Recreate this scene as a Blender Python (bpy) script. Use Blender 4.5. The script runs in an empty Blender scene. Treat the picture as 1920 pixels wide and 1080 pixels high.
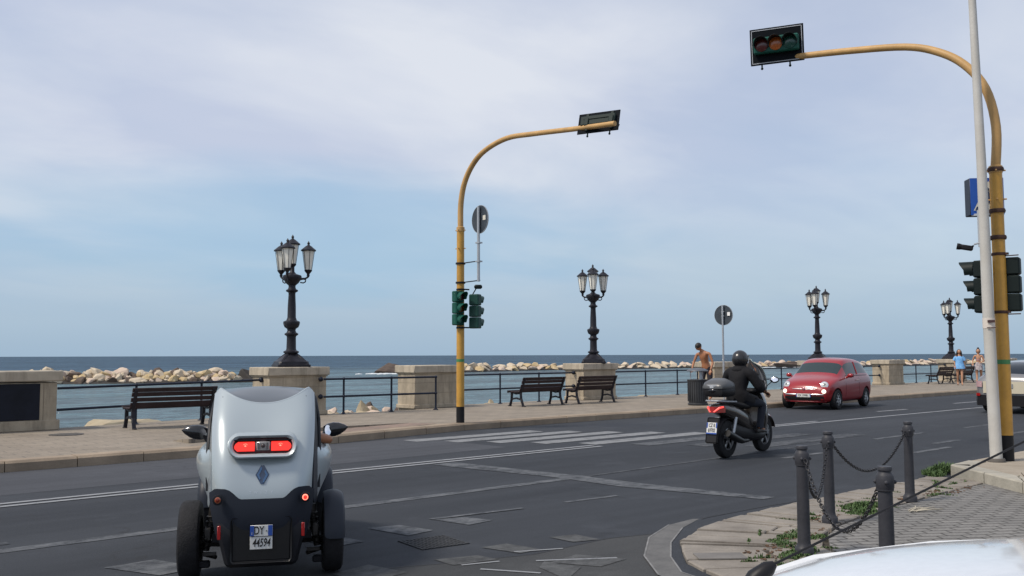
import bpy, bmesh, math, random
from mathutils import Vector, Matrix, Euler
from mathutils import noise as mnoise
R = math.radians
SC = bpy.context.scene
COL = SC.collection
# The place is laid out along the sea-front road: +X runs along the road, +Y towards the sea, Z up.
# ------------------------------------------------------------------ camera
HEAD = R(47.6); PITCH = math.atan(126/1750.0); ROLL = R(0.17)
cam_d = bpy.data.cameras.new("camera"); cam = bpy.data.objects.new("camera", cam_d); COL.objects.link(cam)
cam_d.sensor_width = 36; cam_d.lens = 1750/1920*36; cam_d.clip_start = 0.05; cam_d.clip_end = 60000
fw = Vector((math.cos(HEAD)*math.cos(PITCH), math.sin(HEAD)*math.cos(PITCH), math.sin(PITCH)))
rt0 = Vector((math.sin(HEAD), -math.cos(HEAD), 0)); up0 = rt0.cross(fw)
rt = rt0*math.cos(ROLL) - up0*math.sin(ROLL); up = rt0*math.sin(ROLL) + up0*math.cos(ROLL)
cam.matrix_world = Matrix(((rt.x, up.x, -fw.x, 0), (rt.y, up.y, -fw.y, 0), (rt.z, up.z, -fw.z, 1.6), (0, 0, 0, 1)))
SC.camera = cam
# ------------------------------------------------------------------ world: hazy summer sky with thin cloud
SUN_EL = R(52); SUN_AZ = R(163)          # direction TO the sun, measured from +X towards +Y
W = bpy.data.worlds.new("World"); SC.world = W; W.use_nodes = True
wn = W.node_tree; wn.nodes.clear(); L = wn.links.new
def N(t, **k):
    n = wn.nodes.new(t)
    for a, b in k.items(): setattr(n, a, b)
    return n
out = N('ShaderNodeOutputWorld'); bgs = N('ShaderNodeBackground'); bgc = N('ShaderNodeBackground'); mix = N('ShaderNodeMixShader')
sky = N('ShaderNodeTexSky', sky_type='NISHITA', sun_disc=False, sun_elevation=SUN_EL, sun_rotation=R(90)-SUN_AZ)
sky.air_density = 1.0; sky.dust_density = 2.0; sky.ozone_density = 1.5
L(sky.outputs[0], bgs.inputs[0]); bgs.inputs[1].default_value = 0.15
tc = N('ShaderNodeTexCoord'); sep = N('ShaderNodeSeparateXYZ'); L(tc.outputs['Generated'], sep.inputs[0])
def M(op, a, b=None, clamp=False):
    n = N('ShaderNodeMath', operation=op); n.use_clamp = clamp
    for i, v in enumerate((a, b)):
        if v is None: continue
        if isinstance(v, (int, float)): n.inputs[i].default_value = v
        else: L(v, n.inputs[i])
    return n.outputs[0]
den = M('ADD', M('MAXIMUM', sep.outputs[2], 0.0), 0.16)
cmb = N('ShaderNodeCombineXYZ'); L(M('DIVIDE', sep.outputs[0], den), cmb.inputs[0]); L(M('DIVIDE', sep.outputs[1], den), cmb.inputs[1])
mp = N('ShaderNodeMapping'); L(cmb.outputs[0], mp.inputs[0]); mp.inputs['Rotation'].default_value = (0, 0, R(40)); mp.inputs['Scale'].default_value = (0.6, 0.8, 1)
mp.inputs['Location'].default_value = (1.5, 6.0, 0)
n1 = N('ShaderNodeTexNoise'); n1.inputs['Scale'].default_value = 0.75; n1.inputs['Detail'].default_value = 7; n1.inputs['Roughness'].default_value = 0.52; n1.inputs['Distortion'].default_value = 0.25
n2 = N('ShaderNodeTexNoise'); n2.inputs['Scale'].default_value = 1.9; n2.inputs['Detail'].default_value = 6; n2.inputs['Distortion'].default_value = 0.3
L(mp.outputs[0], n1.inputs[0]); L(mp.outputs[0], n2.inputs[0])
ramp = N('ShaderNodeValToRGB'); ramp.color_ramp.elements[0].position = 0.33; ramp.color_ramp.elements[1].position = 0.60
ramp.color_ramp.elements[0].color = (0.42, 0.42, 0.42, 1); ramp.color_ramp.elements[1].color = (0.95, 0.95, 0.95, 1)
L(n1.outputs[0], ramp.inputs[0])
cr = N('ShaderNodeValToRGB'); cr.color_ramp.elements[0].position = 0.36; cr.color_ramp.elements[1].position = 0.66
cr.color_ramp.elements[0].color = (0.57, 0.63, 0.78, 1); cr.color_ramp.elements[1].color = (0.77, 0.805, 0.88, 1)
L(n2.outputs[0], cr.inputs[0])
hz = N('ShaderNodeMapRange'); L(sep.outputs[2], hz.inputs[0]); hz.inputs[1].default_value = 0.0; hz.inputs[2].default_value = 0.22
hz.inputs[3].default_value = 0.0; hz.inputs[4].default_value = 1.0; hz.interpolation_type = 'SMOOTHSTEP'
hc = N('ShaderNodeMixRGB'); L(hz.outputs[0], hc.inputs[0]); hc.inputs[1].default_value = (0.40, 0.55, 0.71, 1); L(cr.outputs[0], hc.inputs[2])
# a long clear gap low in the cloud, with a frayed edge
dl = N('ShaderNodeVectorMath', operation='DOT_PRODUCT'); L(tc.outputs['Generated'], dl.inputs[0]); dl.inputs[1].default_value = (-math.sin(HEAD), math.cos(HEAD), 0)
wob = M('MULTIPLY', M('SUBTRACT', n2.outputs[0], 0.5), 2.6)
gu = M('DIVIDE', M('SUBTRACT', dl.outputs['Value'], 0.20), 0.30); gv = M('DIVIDE', M('SUBTRACT', sep.outputs[2], 0.125), 0.062)
gd = M('ADD', M('ADD', M('MULTIPLY', gu, gu), M('MULTIPLY', gv, gv)), wob)
gm = N('ShaderNodeMapRange'); L(gd, gm.inputs[0]); gm.interpolation_type = 'SMOOTHSTEP'; gm.inputs[1].default_value = 0.0; gm.inputs[2].default_value = 1.9; gm.inputs[3].default_value = 0.62; gm.inputs[4].default_value = 0.0
gc = N('ShaderNodeMixRGB'); L(gm.outputs[0], gc.inputs[0]); L(hc.outputs[0], gc.inputs[1]); gc.inputs[2].default_value = (0.33, 0.55, 0.76, 1)
L(gc.outputs[0], bgc.inputs[0]); bgc.inputs[1].default_value = 0.98
mm = N('ShaderNodeMix'); mm.data_type = 'FLOAT'; L(hz.outputs[0], mm.inputs[0]); mm.inputs[2].default_value = 0.85; L(ramp.outputs[0], mm.inputs[3])
L(mm.outputs[0], mix.inputs[0]); L(bgs.outputs[0], mix.inputs[1]); L(bgc.outputs[0], mix.inputs[2]); L(mix.outputs[0], out.inputs[0])
# ------------------------------------------------------------------ sun behind thin cloud
sd = bpy.data.lights.new("sun", 'SUN'); sd.energy = 3.3; sd.angle = R(10); sd.color = (1, 0.91, 0.79)
sun = bpy.data.objects.new("sun", sd); COL.objects.link(sun)
sv = Vector((math.cos(SUN_EL)*math.cos(SUN_AZ), math.cos(SUN_EL)*math.sin(SUN_AZ), math.sin(SUN_EL)))
sun.rotation_euler = sv.to_track_quat('Z', 'Y').to_euler(); sun.location = (0, 0, 40)
SC.view_settings.view_transform = 'Standard'; SC.view_settings.look = 'None'; SC.view_settings.gamma = 1; SC.view_settings.exposure = 0
SC.view_settings.use_curve_mapping = False
random.seed(7)
# ------------------------------------------------------------------ materials
MATS = {}
def mat(name, col, rough=0.6, metal=0.0, var=0.0, vscale=3.0, bump=0.0, bscale=30.0, col2=None, coat=0.0, spec=0.5, emit=None, es=0.0, stretch=None, alpha=1.0, trans=0.0, fine=0.0):
    if name in MATS: return MATS[name]
    m = bpy.data.materials.new(name); m.use_nodes = True; nt = m.node_tree; p = nt.nodes['Principled BSDF']
    p.inputs['Roughness'].default_value = rough; p.inputs['Metallic'].default_value = metal
    p.inputs['Base Color'].default_value = (*col, 1); p.inputs['Coat Weight'].default_value = coat; p.inputs['Coat Roughness'].default_value = 0.08
    p.inputs['Specular IOR Level'].default_value = spec; p.inputs['Alpha'].default_value = alpha
    p.inputs['Transmission Weight'].default_value = trans
    if emit: p.inputs['Emission Color'].default_value = (*emit, 1); p.inputs['Emission Strength'].default_value = es
    if var or bump or col2:
        t = nt.nodes.new('ShaderNodeTexCoord'); mpn = nt.nodes.new('ShaderNodeMapping'); nt.links.new(t.outputs['Object'], mpn.inputs[0])
        if stretch: mpn.inputs['Scale'].default_value = stretch
    if var or col2:
        n = nt.nodes.new('ShaderNodeTexNoise'); n.inputs['Scale'].default_value = vscale; n.inputs['Detail'].default_value = 8; n.inputs['Roughness'].default_value = 0.6
        nt.links.new(mpn.outputs[0], n.inputs[0])
        r = nt.nodes.new('ShaderNodeValToRGB'); r.color_ramp.elements[0].position = 0.32; r.color_ramp.elements[1].position = 0.68
        c2 = col2 if col2 else tuple(min(1, c*(1+var)) for c in col)
        c1 = col if col2 else tuple(c*(1-var) for c in col)
        r.color_ramp.elements[0].color = (*c1, 1); r.color_ramp.elements[1].color = (*c2, 1)
        nt.links.new(n.outputs[0], r.inputs[0])
        last = r.outputs[0]
        if fine:
            n3 = nt.nodes.new('ShaderNodeTexNoise'); n3.inputs['Scale'].default_value = 60; n3.inputs['Detail'].default_value = 4
            nt.links.new(t.outputs['Object'], n3.inputs[0])
            mr = nt.nodes.new('ShaderNodeMapRange'); mr.inputs[1].default_value = 0.3; mr.inputs[2].default_value = 0.7; mr.inputs[3].default_value = 1-fine; mr.inputs[4].default_value = 1+fine
            nt.links.new(n3.outputs[0], mr.inputs[0])
            mx = nt.nodes.new('ShaderNodeVectorMath'); mx.operation = 'SCALE'; nt.links.new(last, mx.inputs[0]); nt.links.new(mr.outputs[0], mx.inputs['Scale']); last = mx.outputs[0]
        nt.links.new(last, p.inputs['Base Color'])
    if bump:
        n = nt.nodes.new('ShaderNodeTexNoise'); n.inputs['Scale'].default_value = bscale; n.inputs['Detail'].default_value = 5
        nt.links.new(mpn.outputs[0], n.inputs[0]); b = nt.nodes.new('ShaderNodeBump'); b.inputs['Strength'].default_value = bump; b.inputs['Distance'].default_value = 0.02
        nt.links.new(n.outputs[0], b.inputs['Height']); nt.links.new(b.outputs[0], p.inputs['Normal'])
    MATS[name] = m; return m

def stain(m, k=.35, top=None):
    nt = m.node_tree; p = nt.nodes['Principled BSDF']; l = nt.links.new; src = p.inputs['Base Color'].links[0].from_socket
    t = nt.nodes.new('ShaderNodeTexCoord'); mp_ = nt.nodes.new('ShaderNodeMapping'); mp_.inputs['Scale'].default_value = (5, 5, .7); l(t.outputs['Object'], mp_.inputs[0])
    n = nt.nodes.new('ShaderNodeTexNoise'); n.inputs['Scale'].default_value = 1.0; n.inputs['Detail'].default_value = 7; n.inputs['Roughness'].default_value = .65; l(mp_.outputs[0], n.inputs[0])
    mr = nt.nodes.new('ShaderNodeMapRange'); mr.inputs[1].default_value = .48; mr.inputs[2].default_value = .72; mr.inputs[3].default_value = 1; mr.inputs[4].default_value = 1-k; l(n.outputs[0], mr.inputs[0])
    v = nt.nodes.new('ShaderNodeVectorMath'); v.operation = 'SCALE'; l(src, v.inputs[0]); l(mr.outputs[0], v.inputs['Scale']); l(v.outputs[0], p.inputs['Base Color'])

def road_mat(name, c1, c2, streak, paint=False, cover=0.5, pc=(0.30, 0.31, 0.32)):
    m = bpy.data.materials.new(name); m.use_nodes = True; nt = m.node_tree; p = nt.nodes['Principled BSDF']; l = nt.links.new
    t = nt.nodes.new('ShaderNodeTexCoord')
    def noise(sc, det, ro, vscale=(1, 1, 1)):
        mpn = nt.nodes.new('ShaderNodeMapping'); mpn.inputs['Scale'].default_value = vscale; l(t.outputs['Object'], mpn.inputs[0])
        n = nt.nodes.new('ShaderNodeTexNoise'); n.inputs['Scale'].default_value = sc; n.inputs['Detail'].default_value = det; n.inputs['Roughness'].default_value = ro
        l(mpn.outputs[0], n.inputs[0]); return n.outputs[0]
    def rng(src, a, b, c, d):
        mr = nt.nodes.new('ShaderNodeMapRange'); l(src, mr.inputs[0])
        for i, v in enumerate((a, b, c, d)): mr.inputs[i+1].default_value = v
        return mr.outputs[0]
    def mixc(f, a, b):
        x = nt.nodes.new('ShaderNodeMixRGB')
        if isinstance(f, float): x.inputs[0].default_value = f
        else: l(f, x.inputs[0])
        for i, v in ((1, a), (2, b)):
            if isinstance(v, tuple): x.inputs[i].default_value = (*v, 1)
            else: l(v, x.inputs[i])
        return x.outputs[0]
    base = mixc(rng(noise(0.55, 6, 0.55, streak), 0.36, 0.66, 0.0, 1.0), c1, c2)
    base = mixc(rng(noise(2.1, 5, 0.6, (0.12, 1.6, 1)), 0.42, 0.75, 0.0, 0.45), base, tuple(c*0.6 for c in c1))
    base = mixc(rng(noise(1.1, 7, 0.7), 0.56, 0.72, 0.0, 0.35), base, tuple(min(1, c*1.7) for c in c2))
    base = mixc(rng(noise(0.9, 3, 0.6, (1, 1, 1.7)), 0.66, 0.72, 0.0, 0.5), base, tuple(c*0.5 for c in c1))
    # fine aggregate speckle
    v = nt.nodes.new('ShaderNodeVectorMath'); v.operation = 'SCALE'; l(base, v.inputs[0]); l(rng(noise(70, 3, 0.7), 0.3, 0.7, 0.72, 1.3), v.inputs['Scale']); base = v.outputs[0]
    if paint:
        w = rng(noise(5, 9, 0.8, (0.7, 1, 1)), 0.30+cover*0.3, 0.50+cover*0.3, 1.0, 0.0)
        base = mixc(w, base, pc)
    else:
        # thin cracks
        vo = nt.nodes.new('ShaderNodeTexVoronoi'); vo.feature = 'DISTANCE_TO_EDGE'; vo.inputs['Scale'].default_value = 0.33
        mpn = nt.nodes.new('ShaderNodeMapping'); l(t.outputs['Object'], mpn.inputs[0])
        dn = nt.nodes.new('ShaderNodeTexNoise'); dn.inputs['Scale'].default_value = 2.5; dn.inputs['Detail'].default_value = 5; l(t.outputs['Object'], dn.inputs[0])
        ad = nt.nodes.new('ShaderNodeMixRGB'); ad.blend_type = 'ADD'; ad.inputs[0].default_value = 0.55; l(mpn.outputs[0], ad.inputs[1]); l(dn.outputs['Color'], ad.inputs[2]); l(ad.outputs[0], vo.inputs['Vector'])
        crk = rng(vo.outputs['Distance'], 0.0, 0.006, 0.55, 0.0)
        msk = rng(noise(0.4, 2, 0.5), 0.5, 0.6, 0.0, 1.0)
        mu = nt.nodes.new('ShaderNodeMath'); mu.operation = 'MULTIPLY'; l(crk, mu.inputs[0]); l(msk, mu.inputs[1])
        base = mixc(mu.outputs[0], base, (0.015, 0.015, 0.016))
    l(base, p.inputs['Base Color']); p.inputs['Roughness'].default_value = 0.85; p.inputs['Specular IOR Level'].default_value = 0.35
    b = nt.nodes.new('ShaderNodeBump'); b.inputs['Strength'].default_value = 0.35; b.inputs['Distance'].default_value = 0.01; l(noise(160, 3, 0.7), b.inputs['Height']); l(b.outputs[0], p.inputs['Normal'])
    return m

def brick_mat(name, c1, c2, mortar, w, h, msize=0.006, bump=0.4, rot=0.0, var=0.25, off=0.5, patch=None):
    m = bpy.data.materials.new(name); m.use_nodes = True; nt = m.node_tree; p = nt.nodes['Principled BSDF']; l = nt.links.new
    t = nt.nodes.new('ShaderNodeTexCoord'); mpn = nt.nodes.new('ShaderNodeMapping'); mpn.inputs['Rotation'].default_value = (0, 0, rot); l(t.outputs['Object'], mpn.inputs[0])
    dn = nt.nodes.new('ShaderNodeTexNoise'); dn.inputs['Scale'].default_value = 3; dn.inputs['Detail'].default_value = 3; l(t.outputs['Object'], dn.inputs[0])
    ad = nt.nodes.new('ShaderNodeMixRGB'); ad.blend_type = 'ADD'; ad.inputs[0].default_value = 0.03; l(mpn.outputs[0], ad.inputs[1]); l(dn.outputs['Color'], ad.inputs[2])
    br = nt.nodes.new('ShaderNodeTexBrick'); l(ad.outputs[0], br.inputs['Vector']); br.inputs['Scale'].default_value = 1; br.offset = off
    br.inputs['Color1'].default_value = (*c1, 1); br.inputs['Color2'].default_value = (*c2, 1); br.inputs['Mortar'].default_value = (*mortar, 1)
    br.inputs['Brick Width'].default_value = w; br.inputs['Row Height'].default_value = h; br.inputs['Mortar Size'].default_value = msize; br.inputs['Bias'].default_value = 0
    n = nt.nodes.new('ShaderNodeTexNoise'); n.inputs['Scale'].default_value = 1.3; n.inputs['Detail'].default_value = 9; n.inputs['Roughness'].default_value = 0.65; l(t.outputs['Object'], n.inputs[0])
    mr = nt.nodes.new('ShaderNodeMapRange'); mr.inputs[1].default_value = 0.3; mr.inputs[2].default_value = 0.7; mr.inputs[3].default_value = 1-var; mr.inputs[4].default_value = 1+var; l(n.outputs[0], mr.inputs[0])
    v = nt.nodes.new('ShaderNodeVectorMath'); v.operation = 'SCALE'; l(br.outputs['Color'], v.inputs[0]); l(mr.outputs[0], v.inputs['Scale'])
    n2 = nt.nodes.new('ShaderNodeTexNoise'); n2.inputs['Scale'].default_value = 45; n2.inputs['Detail'].default_value = 3; l(t.outputs['Object'], n2.inputs[0])
    mr2 = nt.nodes.new('ShaderNodeMapRange'); mr2.inputs[1].default_value = 0.3; mr2.inputs[2].default_value = 0.7; mr2.inputs[3].default_value = 0.82; mr2.inputs[4].default_value = 1.18; l(n2.outputs[0], mr2.inputs[0])
    v2 = nt.nodes.new('ShaderNodeVectorMath'); v2.operation = 'SCALE'; l(v.outputs[0], v2.inputs[0]); l(mr2.outputs[0], v2.inputs['Scale'])
    l(v2.outputs[0], p.inputs['Base Color']); p.inputs['Roughness'].default_value = 0.85
    b = nt.nodes.new('ShaderNodeBump'); b.inputs['Strength'].default_value = bump; b.inputs['Distance'].default_value = 0.01; l(br.outputs['Fac'], b.inputs['Height']); b.invert = True; l(b.outputs[0], p.inputs['Normal'])
    return m

# ------------------------------------------------------------------ mesh helpers
class MB:
    def __init__(s): s.v = []; s.f = []; s.mi = []
    def add(s, vs, fs, mi=0):
        o = len(s.v); s.v += [tuple(v) for v in vs]; s.f += [tuple(o+i for i in f) for f in fs]; s.mi += [mi]*len(fs); return s
    def box(s, c, d, rz=0.0, bev=0.0, rot=None, mi=0):
        bm = bmesh.new(); bmesh.ops.create_cube(bm, size=1); bmesh.ops.scale(bm, vec=d, verts=bm.verts)
        if bev: bmesh.ops.bevel(bm, geom=bm.edges[:], offset=bev, segments=1, affect='EDGES', profile=0.5)
        mt = Matrix.Translation(c) @ (rot if rot else Matrix.Rotation(rz, 4, 'Z')); bm.transform(mt)
        bm.verts.index_update(); s.add([v.co for v in bm.verts], [[v.index for v in f.verts] for f in bm.faces], mi); bm.free(); return s
    def ring_loft(s, rings, closed=True, cap0=True, cap1=True, mi=0):
        n = len(rings[0]); vs = [p for r in rings for p in r]; fs = []
        for i in range(len(rings)-1):
            for j in range(n if closed else n-1):
                k = (j+1) % n; fs.append((i*n+j, i*n+k, (i+1)*n+k, (i+1)*n+j))
        if closed and cap0: fs.append(tuple(range(n-1, -1, -1)))
        if closed and cap1: fs.append(tuple((len(rings)-1)*n+j for j in range(n)))
        return s.add(vs, fs, mi)
    def tube(s, pts, r, n=8, mi=0, cap=True):
        pts = [Vector(p) for p in pts]; rs = r if isinstance(r, (list, tuple)) else [r]*len(pts); rings = []; nrm = None
        for i, p in enumerate(pts):
            t = (pts[min(i+1, len(pts)-1)]-pts[max(i-1, 0)]).normalized()
            if nrm is None:
                a = Vector((0, 0, 1)) if abs(t.z) < 0.9 else Vector((1, 0, 0)); nrm = (a-t*a.dot(t)).normalized()
            else: nrm = (nrm-t*nrm.dot(t)).normalized()
            b = t.cross(nrm)
            rings.append([p+(nrm*math.cos(2*math.pi*k/n)+b*math.sin(2*math.pi*k/n))*rs[i] for k in range(n)])
        return s.ring_loft(rings, True, cap, cap, mi)
    def lathe(s, prof, c=(0, 0, 0), n=20, axis='Z', mi=0, rot=None, cap=True):
        c = Vector(c); rings = []
        for r, z in prof:
            ring = []
            for k in range(n):
                a = 2*math.pi*k/n; x, y = r*math.cos(a), r*math.sin(a)
                p = Vector((x, y, z)) if axis == 'Z' else (Vector((z, x, y)) if axis == 'X' else Vector((y, z, x)))
                if rot: p = rot @ p
                ring.append(c+p)
            rings.append(ring)
        return s.ring_loft(rings, True, cap and prof[0][0] > 1e-5, cap and prof[-1][0] > 1e-5, mi)
    def sphere(s, c, r, n=12, m=8, sc=(1, 1, 1), mi=0):
        return s.lathe([(max(1e-6, r*math.sin(math.pi*i/m))*1, -r*math.cos(math.pi*i/m)) for i in range(m+1)], (0, 0, 0), n, mi=mi)._xf_last(n*(m+1), Matrix.Translation(c) @ Matrix.Diagonal((*sc, 1)))
    def _xf_last(s, k, mt):
        for i in range(len(s.v)-k, len(s.v)): s.v[i] = tuple(mt @ Vector(s.v[i]))
        return s
    def xf(s, mt):
        s.v = [tuple(mt @ Vector(v)) for v in s.v]; return s
    def poly(s, pts, z0, z1, mi=0):     # vertical prism of a ground polygon
        n = len(pts); vs = [(x, y, z0) for x, y in pts]+[(x, y, z1) for x, y in pts]
        fs = [tuple(range(n-1, -1, -1)), tuple(range(n, 2*n))]+[(j, (j+1) % n, n+(j+1) % n, n+j) for j in range(n)]
        return s.add(vs, fs, mi)
    def merge(s, o, mt=None):
        return s.add([(mt @ Vector(v)) if mt else v for v in o.v], o.f)
    def build(s, name, m, parent=None, smooth=40, label=None):
        me = bpy.data.meshes.new(name); me.from_pydata(s.v, [], s.f); me.update()
        for mm_ in (m if isinstance(m, (list, tuple)) else [m]): me.materials.append(mm_)
        if len(me.materials) > 1: me.polygons.foreach_set('material_index', s.mi)
        bm = bmesh.new(); bm.from_mesh(me); bmesh.ops.remove_doubles(bm, verts=bm.verts, dist=1e-5); bmesh.ops.recalc_face_normals(bm, faces=bm.faces); bm.to_mesh(me); bm.free()
        if smooth:
            me.polygons.foreach_set('use_smooth', [True]*len(me.polygons)); me.set_sharp_from_angle(angle=R(smooth))
        o = bpy.data.objects.new(name, me); COL.objects.link(o)
        if parent: o.parent = parent
        if label: o['label'] = label
        return o
def thing(name, label, cat, loc=(0, 0, 0), rz=0.0, group=None):
    o = bpy.data.objects.new(name, None); COL.objects.link(o); o.location = loc; o.rotation_euler = (0, 0, rz); o.empty_display_size = 0.1
    o['label'] = label; o['category'] = cat
    if group: o['group'] = group
    return o
def tag(o, label, cat, group=None):
    o['label'] = label; o['category'] = cat
    if group: o['group'] = group
    return o
def struct(o, kind='structure'):
    o['kind'] = kind; return o
def dup(root, loc=None, rz=None, label=None):
    def cp(o, par):
        c = o.copy(); COL.objects.link(c); c.parent = par
        for ch in [x for x in COL.objects if x.parent is o]: cp(ch, c)
        return c
    c = cp(root, None)
    if loc is not None: c.location = loc
    if rz is not None: c.rotation_euler = (0, 0, rz)
    if label: c['label'] = label
    return c
def text_mb(s, size, extr=0.001, shear=0.0, xs=1.0):
    cu = bpy.data.curves.new('t', 'FONT'); cu.body = s; cu.size = size; cu.extrude = extr; cu.align_x = 'CENTER'; cu.align_y = 'CENTER'; cu.shear = shear; cu.offset = size*0.012
    ob = bpy.data.objects.new('t', cu); COL.objects.link(ob); bpy.context.view_layer.update()
    me = bpy.data.meshes.new_from_object(ob.evaluated_get(bpy.context.evaluated_depsgraph_get()))
    b = MB(); b.add([(v.co.x*xs, v.co.y, v.co.z) for v in me.vertices], [tuple(p.vertices) for p in me.polygons])
    bpy.data.objects.remove(ob); bpy.data.curves.remove(cu); bpy.data.meshes.remove(me); return b
from mathutils.bvhtree import BVHTree
def probe(root, o, d):
    """first hit of a ray against the body parts of a thing, in its own frame"""
    best = None
    for c in [x for x in COL.objects if x.parent is root and x.name.split('.')[0] in ('body', 'windscreen', 'side_window', 'rear_window')]:
        t_ = BVHTree.FromPolygons([v.co for v in c.data.vertices], [tuple(p.vertices) for p in c.data.polygons]); h = t_.ray_cast(Vector(o), Vector(d))
        if h[0] is not None and (best is None or h[3] < best[1]): best = (h[0], h[3], h[1])
    return best[0]
def bake(vs, fs, mods, mi=None, edges=(), radii=None, root=0):
    """run modifiers on a mesh and hand back plain geometry"""
    me = bpy.data.meshes.new('b'); me.from_pydata([tuple(v) for v in vs], list(edges), fs); me.update()
    if mi: 
        for _ in range(max(mi)+1): me.materials.append(mat('tmp', (1, 1, 1)))
        me.polygons.foreach_set('material_index', mi)
    ob = bpy.data.objects.new('b', me); COL.objects.link(ob)
    for t, kw in mods:
        md = ob.modifiers.new(t, t)
        for a, b in kw.items(): setattr(md, a, b)
    if radii:
        for i, r in enumerate(radii):
            me.skin_vertices[0].data[i].radius = (r, r) if not isinstance(r, tuple) else r; me.skin_vertices[0].data[i].use_root = (i == root)
    bpy.context.view_layer.update()
    m2 = bpy.data.meshes.new_from_object(ob.evaluated_get(bpy.context.evaluated_depsgraph_get()))
    b = MB(); b.v = [tuple(v.co) for v in m2.vertices]; b.f = [tuple(p.vertices) for p in m2.polygons]; b.mi = [p.material_index for p in m2.polygons]
    bpy.data.objects.remove(ob); bpy.data.meshes.remove(me); bpy.data.meshes.remove(m2); return b
def skin(vs, es, rs, sub=1):
    return bake(vs, [], [('SKIN', {'use_smooth_shade': True}), ('SUBSURF', {'levels': sub, 'render_levels': sub})], edges=es, radii=rs)

# ------------------------------------------------------------------ shared materials
limestone = mat('limestone', (0.37, 0.31, 0.228), 0.85, var=0.20, vscale=2.2, bump=0.25, bscale=25, fine=0.06)
limecap = mat('limestone_cap', (0.42, 0.362, 0.28), 0.85, var=0.16, vscale=2.6, bump=0.2, bscale=25, fine=0.05)
for m_ in (limestone, limecap): stain(m_, .45)
iron = mat('black_iron', (0.014, 0.014, 0.020), 0.45, spec=.3, var=0.3, vscale=8, bump=0.15, bscale=60)
railpaint = mat('navy_rail_paint', (0.014, 0.019, 0.034), 0.4, spec=.22, var=0.25, vscale=6)
slatwood = mat('bench_slat', (0.035, 0.023, 0.024), 0.55, spec=.22, var=0.3, vscale=6)
yellow = mat('ochre_pole_paint', (0.50, 0.27, 0.045), 0.45, var=0.16, vscale=3, bump=0.1, col2=None, fine=0.04)
tanpaint = mat('weathered_ochre_paint', (0.47, 0.28, 0.10), 0.55, var=0.14, vscale=3)
stain(yellow, .22); stain(tanpaint, .18)
black = mat('black_plastic', (0.012, 0.012, 0.014), 0.45, spec=.22)
blackgloss = mat('black_gloss', (0.010, 0.010, 0.012), 0.15, coat=0.5)
greenpl = mat('signal_green', (0.010, 0.075, 0.055), 0.4, spec=.22, var=0.2, vscale=8)
darkgreen = mat('signal_dark_green', (0.005, 0.011, 0.011), 0.55, spec=.22)
galv = mat('galvanised_steel', (0.42, 0.44, 0.46), 0.45, metal=0.6, var=0.1)
chrome = mat('chrome', (0.8, 0.8, 0.82), 0.08, metal=1.0)
mirrorm = mat('mirror_glass', (0.9, 0.92, 0.95), 0.02, metal=1.0)
rubber = mat('tyre_rubber', (0.016, 0.016, 0.018), 0.75, spec=.22, var=0.25, vscale=20, bump=0.3, bscale=80)
white = mat('white_paint', (0.75, 0.75, 0.74), 0.5)
platew = mat('plate_white', (0.62, 0.62, 0.60), 0.4, var=0.06, vscale=20)
plateb = mat('plate_blue', (0.02, 0.07, 0.32), 0.4)
inkm = mat('plate_black', (0.01, 0.01, 0.01), 0.5)
redrefl = mat('red_reflector', (0.30, 0.01, 0.01), 0.25, coat=0.5)
glassd = mat('dark_car_glass', (0.020, 0.034, 0.036), 0.05, spec=0.6)
skinm = mat('skin', (0.42, 0.22, 0.13), 0.55, var=0.08, vscale=10)
skint = mat('tanned_skin', (0.34, 0.145, 0.07), 0.5, var=0.08, vscale=10)
hairm = mat('dark_hair', (0.012, 0.009, 0.008), 0.5, bump=0.5, bscale=50)

# ================================================================== SETTING
def sheet(pts, z, name, m, parent=None):
    b = MB(); b.add([(x, y, z) for x, y in pts], [tuple(range(len(pts)))]); o = b.build(name, m, parent, smooth=0); return o
AC = ((0.020, 0.0235, 0.030), (0.037, 0.0415, 0.050), (0.05, 1.0, 1))
asphalt = road_mat('asphalt', *AC)
asph_old = road_mat('old_asphalt', (0.037, 0.039, 0.041), (0.054, 0.055, 0.056), (1, 1, 1))
asph_far = road_mat('worn_asphalt', (0.044, 0.047, 0.056), (0.058, 0.062, 0.072), (0.05, 1.0, 1))
paintm = road_mat('worn_road_paint', *AC, True, 0.38, (0.115, 0.122, 0.132))
paintz = road_mat('zebra_paint', *AC, True, 0.66, (0.205, 0.212, 0.22))
paintw = road_mat('road_paint', *AC, True, 0.75, (0.235, 0.245, 0.26))
painto = road_mat('old_road_paint', (0.037, 0.039, 0.041), (0.054, 0.055, 0.056), (1, 1, 1), True, .30, (0.095, 0.098, 0.10))
paintg = road_mat('very_worn_road_paint', *AC, True, 0.25, (0.095, 0.10, 0.108))
struct(sheet([(-600, -600), (600, -600), (600, 14.2), (-600, 14.2)], -0.012, 'ground', asph_old))
road = struct(sheet([(-300, 5.0), (300, 5.0), (300, 15.8), (6, 15.8), (-300, 15.8)], 0.0, 'road', asphalt))
side = struct(sheet([(-60, -60), (5.6, -60), (5.6, 5.0), (-60, 5.0)], -0.004, 'side_road', asph_old))
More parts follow.
